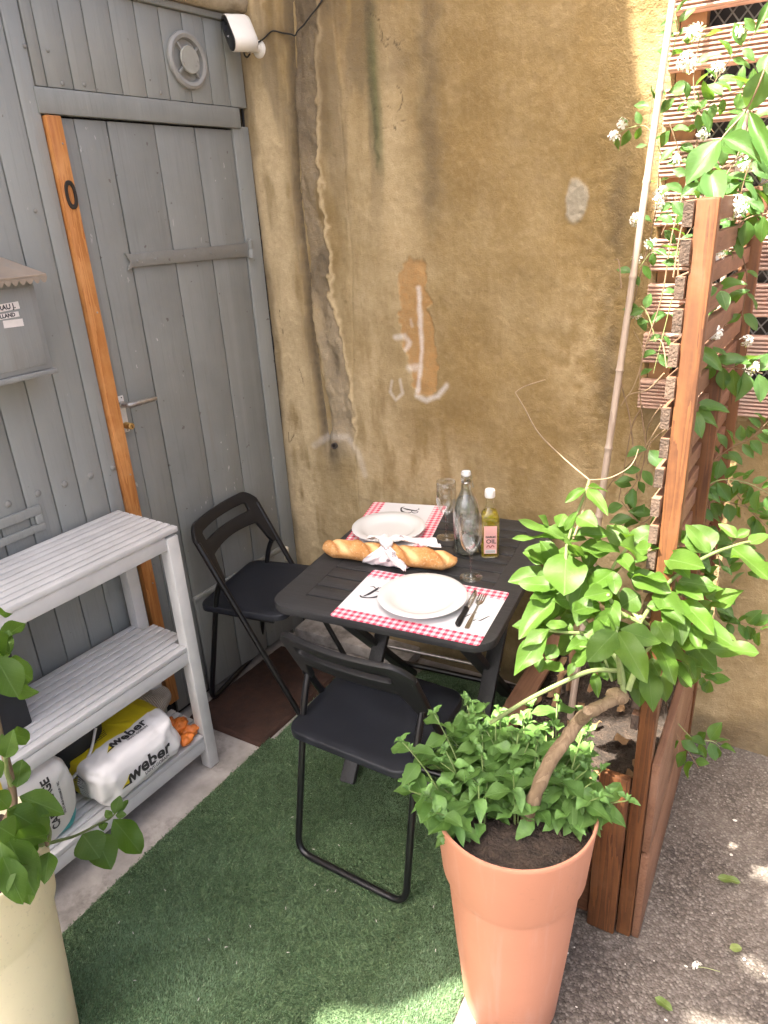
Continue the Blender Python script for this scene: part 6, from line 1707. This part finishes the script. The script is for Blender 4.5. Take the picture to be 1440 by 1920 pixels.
# bare curling stems left of the post
for pts in ([(1255,800),(1230,820),(1180,870),(1150,900),(1130,930)], [(1250,690),(1240,640),(1215,640)], [(1245,700),(1215,730),(1180,740),(1165,760),(1190,720),(1205,660),(1188,620)], [(1240,790),(1205,850),(1190,900)], [(1240,760),(1215,800),(1208,860),(1195,920)], [(1165,540),(1160,490),(1150,488)], [(1205,760),(1185,800),(1170,880),(1160,940)]):
    P = catmull([at(*p, y=-.36+.02*i) for i, p in enumerate(pts)], 6)
    link('bare_stem', MB().tube(P, [.0019-.0008*i/(len(P)-1) for i in range(len(P))], 6).mesh('bare'), rg.choice((JST, TWIG)), jas)
for (px, py, y, n, r) in ((1300,60,-.17,14,.024), (1290,115,-.18,16,.026), (1345,130,-.18,12,.02), (1168,232,-.16,8,.013), (1152,258,-.16,8,.013), (1240,360,-.2,10,.018), (1192,412,-.2,12,.018), (1235,382,-.22,9,.016), (1378,388,-.5,16,.026), (1338,476,-.55,14,.022), (1195,485,-.25,7,.012), (1193,588,-.26,7,.012), (1340,625,-.5,9,.016), (1410,690,-.45,12,.02), (1400,310,-.36,10,.02), (1385,60,-.2,8,.016), (1425,280,-.3,8,.018), (1265,300,-.2,7,.014), (1320,250,-.22,7,.015), (1220,455,-.24,8,.014), (1400,640,-.4,8,.014)):
    flower_cluster(at(px, py, y=y), r, n)
# large young leaves hanging close above the trellis top
BIGJ = leafmat('young_leaf', (.085,.18,.018), (.12,.22,.04), (.13,.22,.05), .55, .45, (.28,.50,.02), spec=.25)
for (b0, t0, w, y0, y1) in (((1432,130), (1405,212), 55, -.62, -.60), ((1405,210), (1452,325), 34, -.60, -.66), ((1400,205), (1352,270), 26, -.60, -.62), ((1350,262), (1284,342), 62, -.62, -.66), ((1355,258), (1430,290), 42, -.62, -.66), ((1330,320), (1345,385), 52, -.64, -.70), ((1310,342), (1275,368), 22, -.64, -.66), ((1450,-5), (1415,60), 18, -.55, -.58), ((1445,100), (1430,145), 40, -.55, -.58), ((1310,650),(1355,695), 30, -.7,-.72), ((1310,690),(1262,705), 34, -.7,-.72), ((1300,770),(1318,815), 30, -.72,-.76), ((1290,760),(1285,800), 30, -.72,-.75), ((1350,545),(1365,575), 30, -.62, -.65), ((1345,540),(1308,555), 26, -.62, -.64)):
    put_leaf(jas, JM, BIGJ if b0[1] < 500 else JASL, at(*b0, y=y0), at(*t0, y=y1), w*.9, rg, .5, .8, .2)
stem(jas, [at(1455,60,y=-.58), at(1430,140,y=-.62), at(1400,205,y=-.60), at(1352,262,y=-.62), at(1310,340,y=-.64)], .0020, .0016, JST, 'stem', 6)
# fallen flower head on the asphalt
ff = empty('fallen_flower', 'fallen jasmine flower head with thin stalk on the asphalt', 'flower', T(*at(1308, 1815, z=.006)))
p0 = at(1308, 1813, z=.012)
for k in range(8):
    d = Vector((rg.gauss(0,1), rg.gauss(0,1), abs(rg.gauss(0,.6)))).normalized(); q = d.to_track_quat('Z', 'Y').to_matrix().to_4x4()
    link('flower', FLW, BUD if k % 3 == 0 else PETAL, ff, T(*(p0+d*.010)) @ q @ Matrix.Scale(.008, 4))
stem(ff, [p0, at(1325,1815,z=.010), at(1350,1822,z=.008)], .0012, .0009, JGR, 'stalk', 5)
# ------------------------------------------------------------------ leafy bough added out of view, with gaps shaped to dapple the asphalt
BGH = leafmat('dapple_leaf', (.06,.14,.03), (.10,.20,.05), (.2,.3,.1), .5, .25)
bo = empty('dapple_bough', 'added unseen leafy bough that dapples the asphalt', 'branch', T(1.2, -2.9, 3.9))
rg = random.Random(4); bv, bf = [], []
GAPS = [(1.95, -.80, .045, .02), (1.90, -1.0, .06, .03), (1.80, -1.02, .05, .025), (1.83, -1.12, .05, .03), (2.0, -.98, .05, .03), (1.93, -1.12, .05, .03)]
lmB = leaf_mesh('boughleaf', 4, 2, .45, .8, .2, .2, .03, 2)
n_ = 0
while n_ < 2000:
    gx, gy, H = rg.uniform(1.72, 2.75), rg.uniform(-1.75, -.45)-.25*rg.random()+0.0, rg.uniform(3.8, 4.3)
    L = rg.uniform(.07, .12)
    if any(((gx-a)/(w+.025))**2+((gy-b_)/(h+.025))**2 < 1 for a, b_, w, h in GAPS): continue
    n_ += 1
    p = Vector((gx+KX*H, gy+KY*H, H)); a = rg.uniform(0, 6.28); d = Vector((math.cos(a), math.sin(a), rg.uniform(-.4, .2))).normalized()
    Ml = leaf_matrix(p-d*L*.5, p+d*L*.5, L*.75, (rg.uniform(-.4,.4), rg.uniform(-.4,.4), 1)); k = len(bv)
    bv += [Ml @ v.co for v in lmB.vertices]; bf += [tuple(k+j for j in q.vertices) for q in lmB.polygons]
bm_ = bpy.data.meshes.new('boughleaves'); bm_.from_pydata(bv, [], bf); smooth(bm_, 180)
o = link('foliage', bm_, BGH, bo); o['kind'] = 'stuff'
stem(bo, [(3.2, -3.6, 3.6), (2.2, -3.2, 3.95), (1.5, -2.95, 4.05), (.95, -2.8, 4.1)], .05, .015, BARK, 'limb', 10)
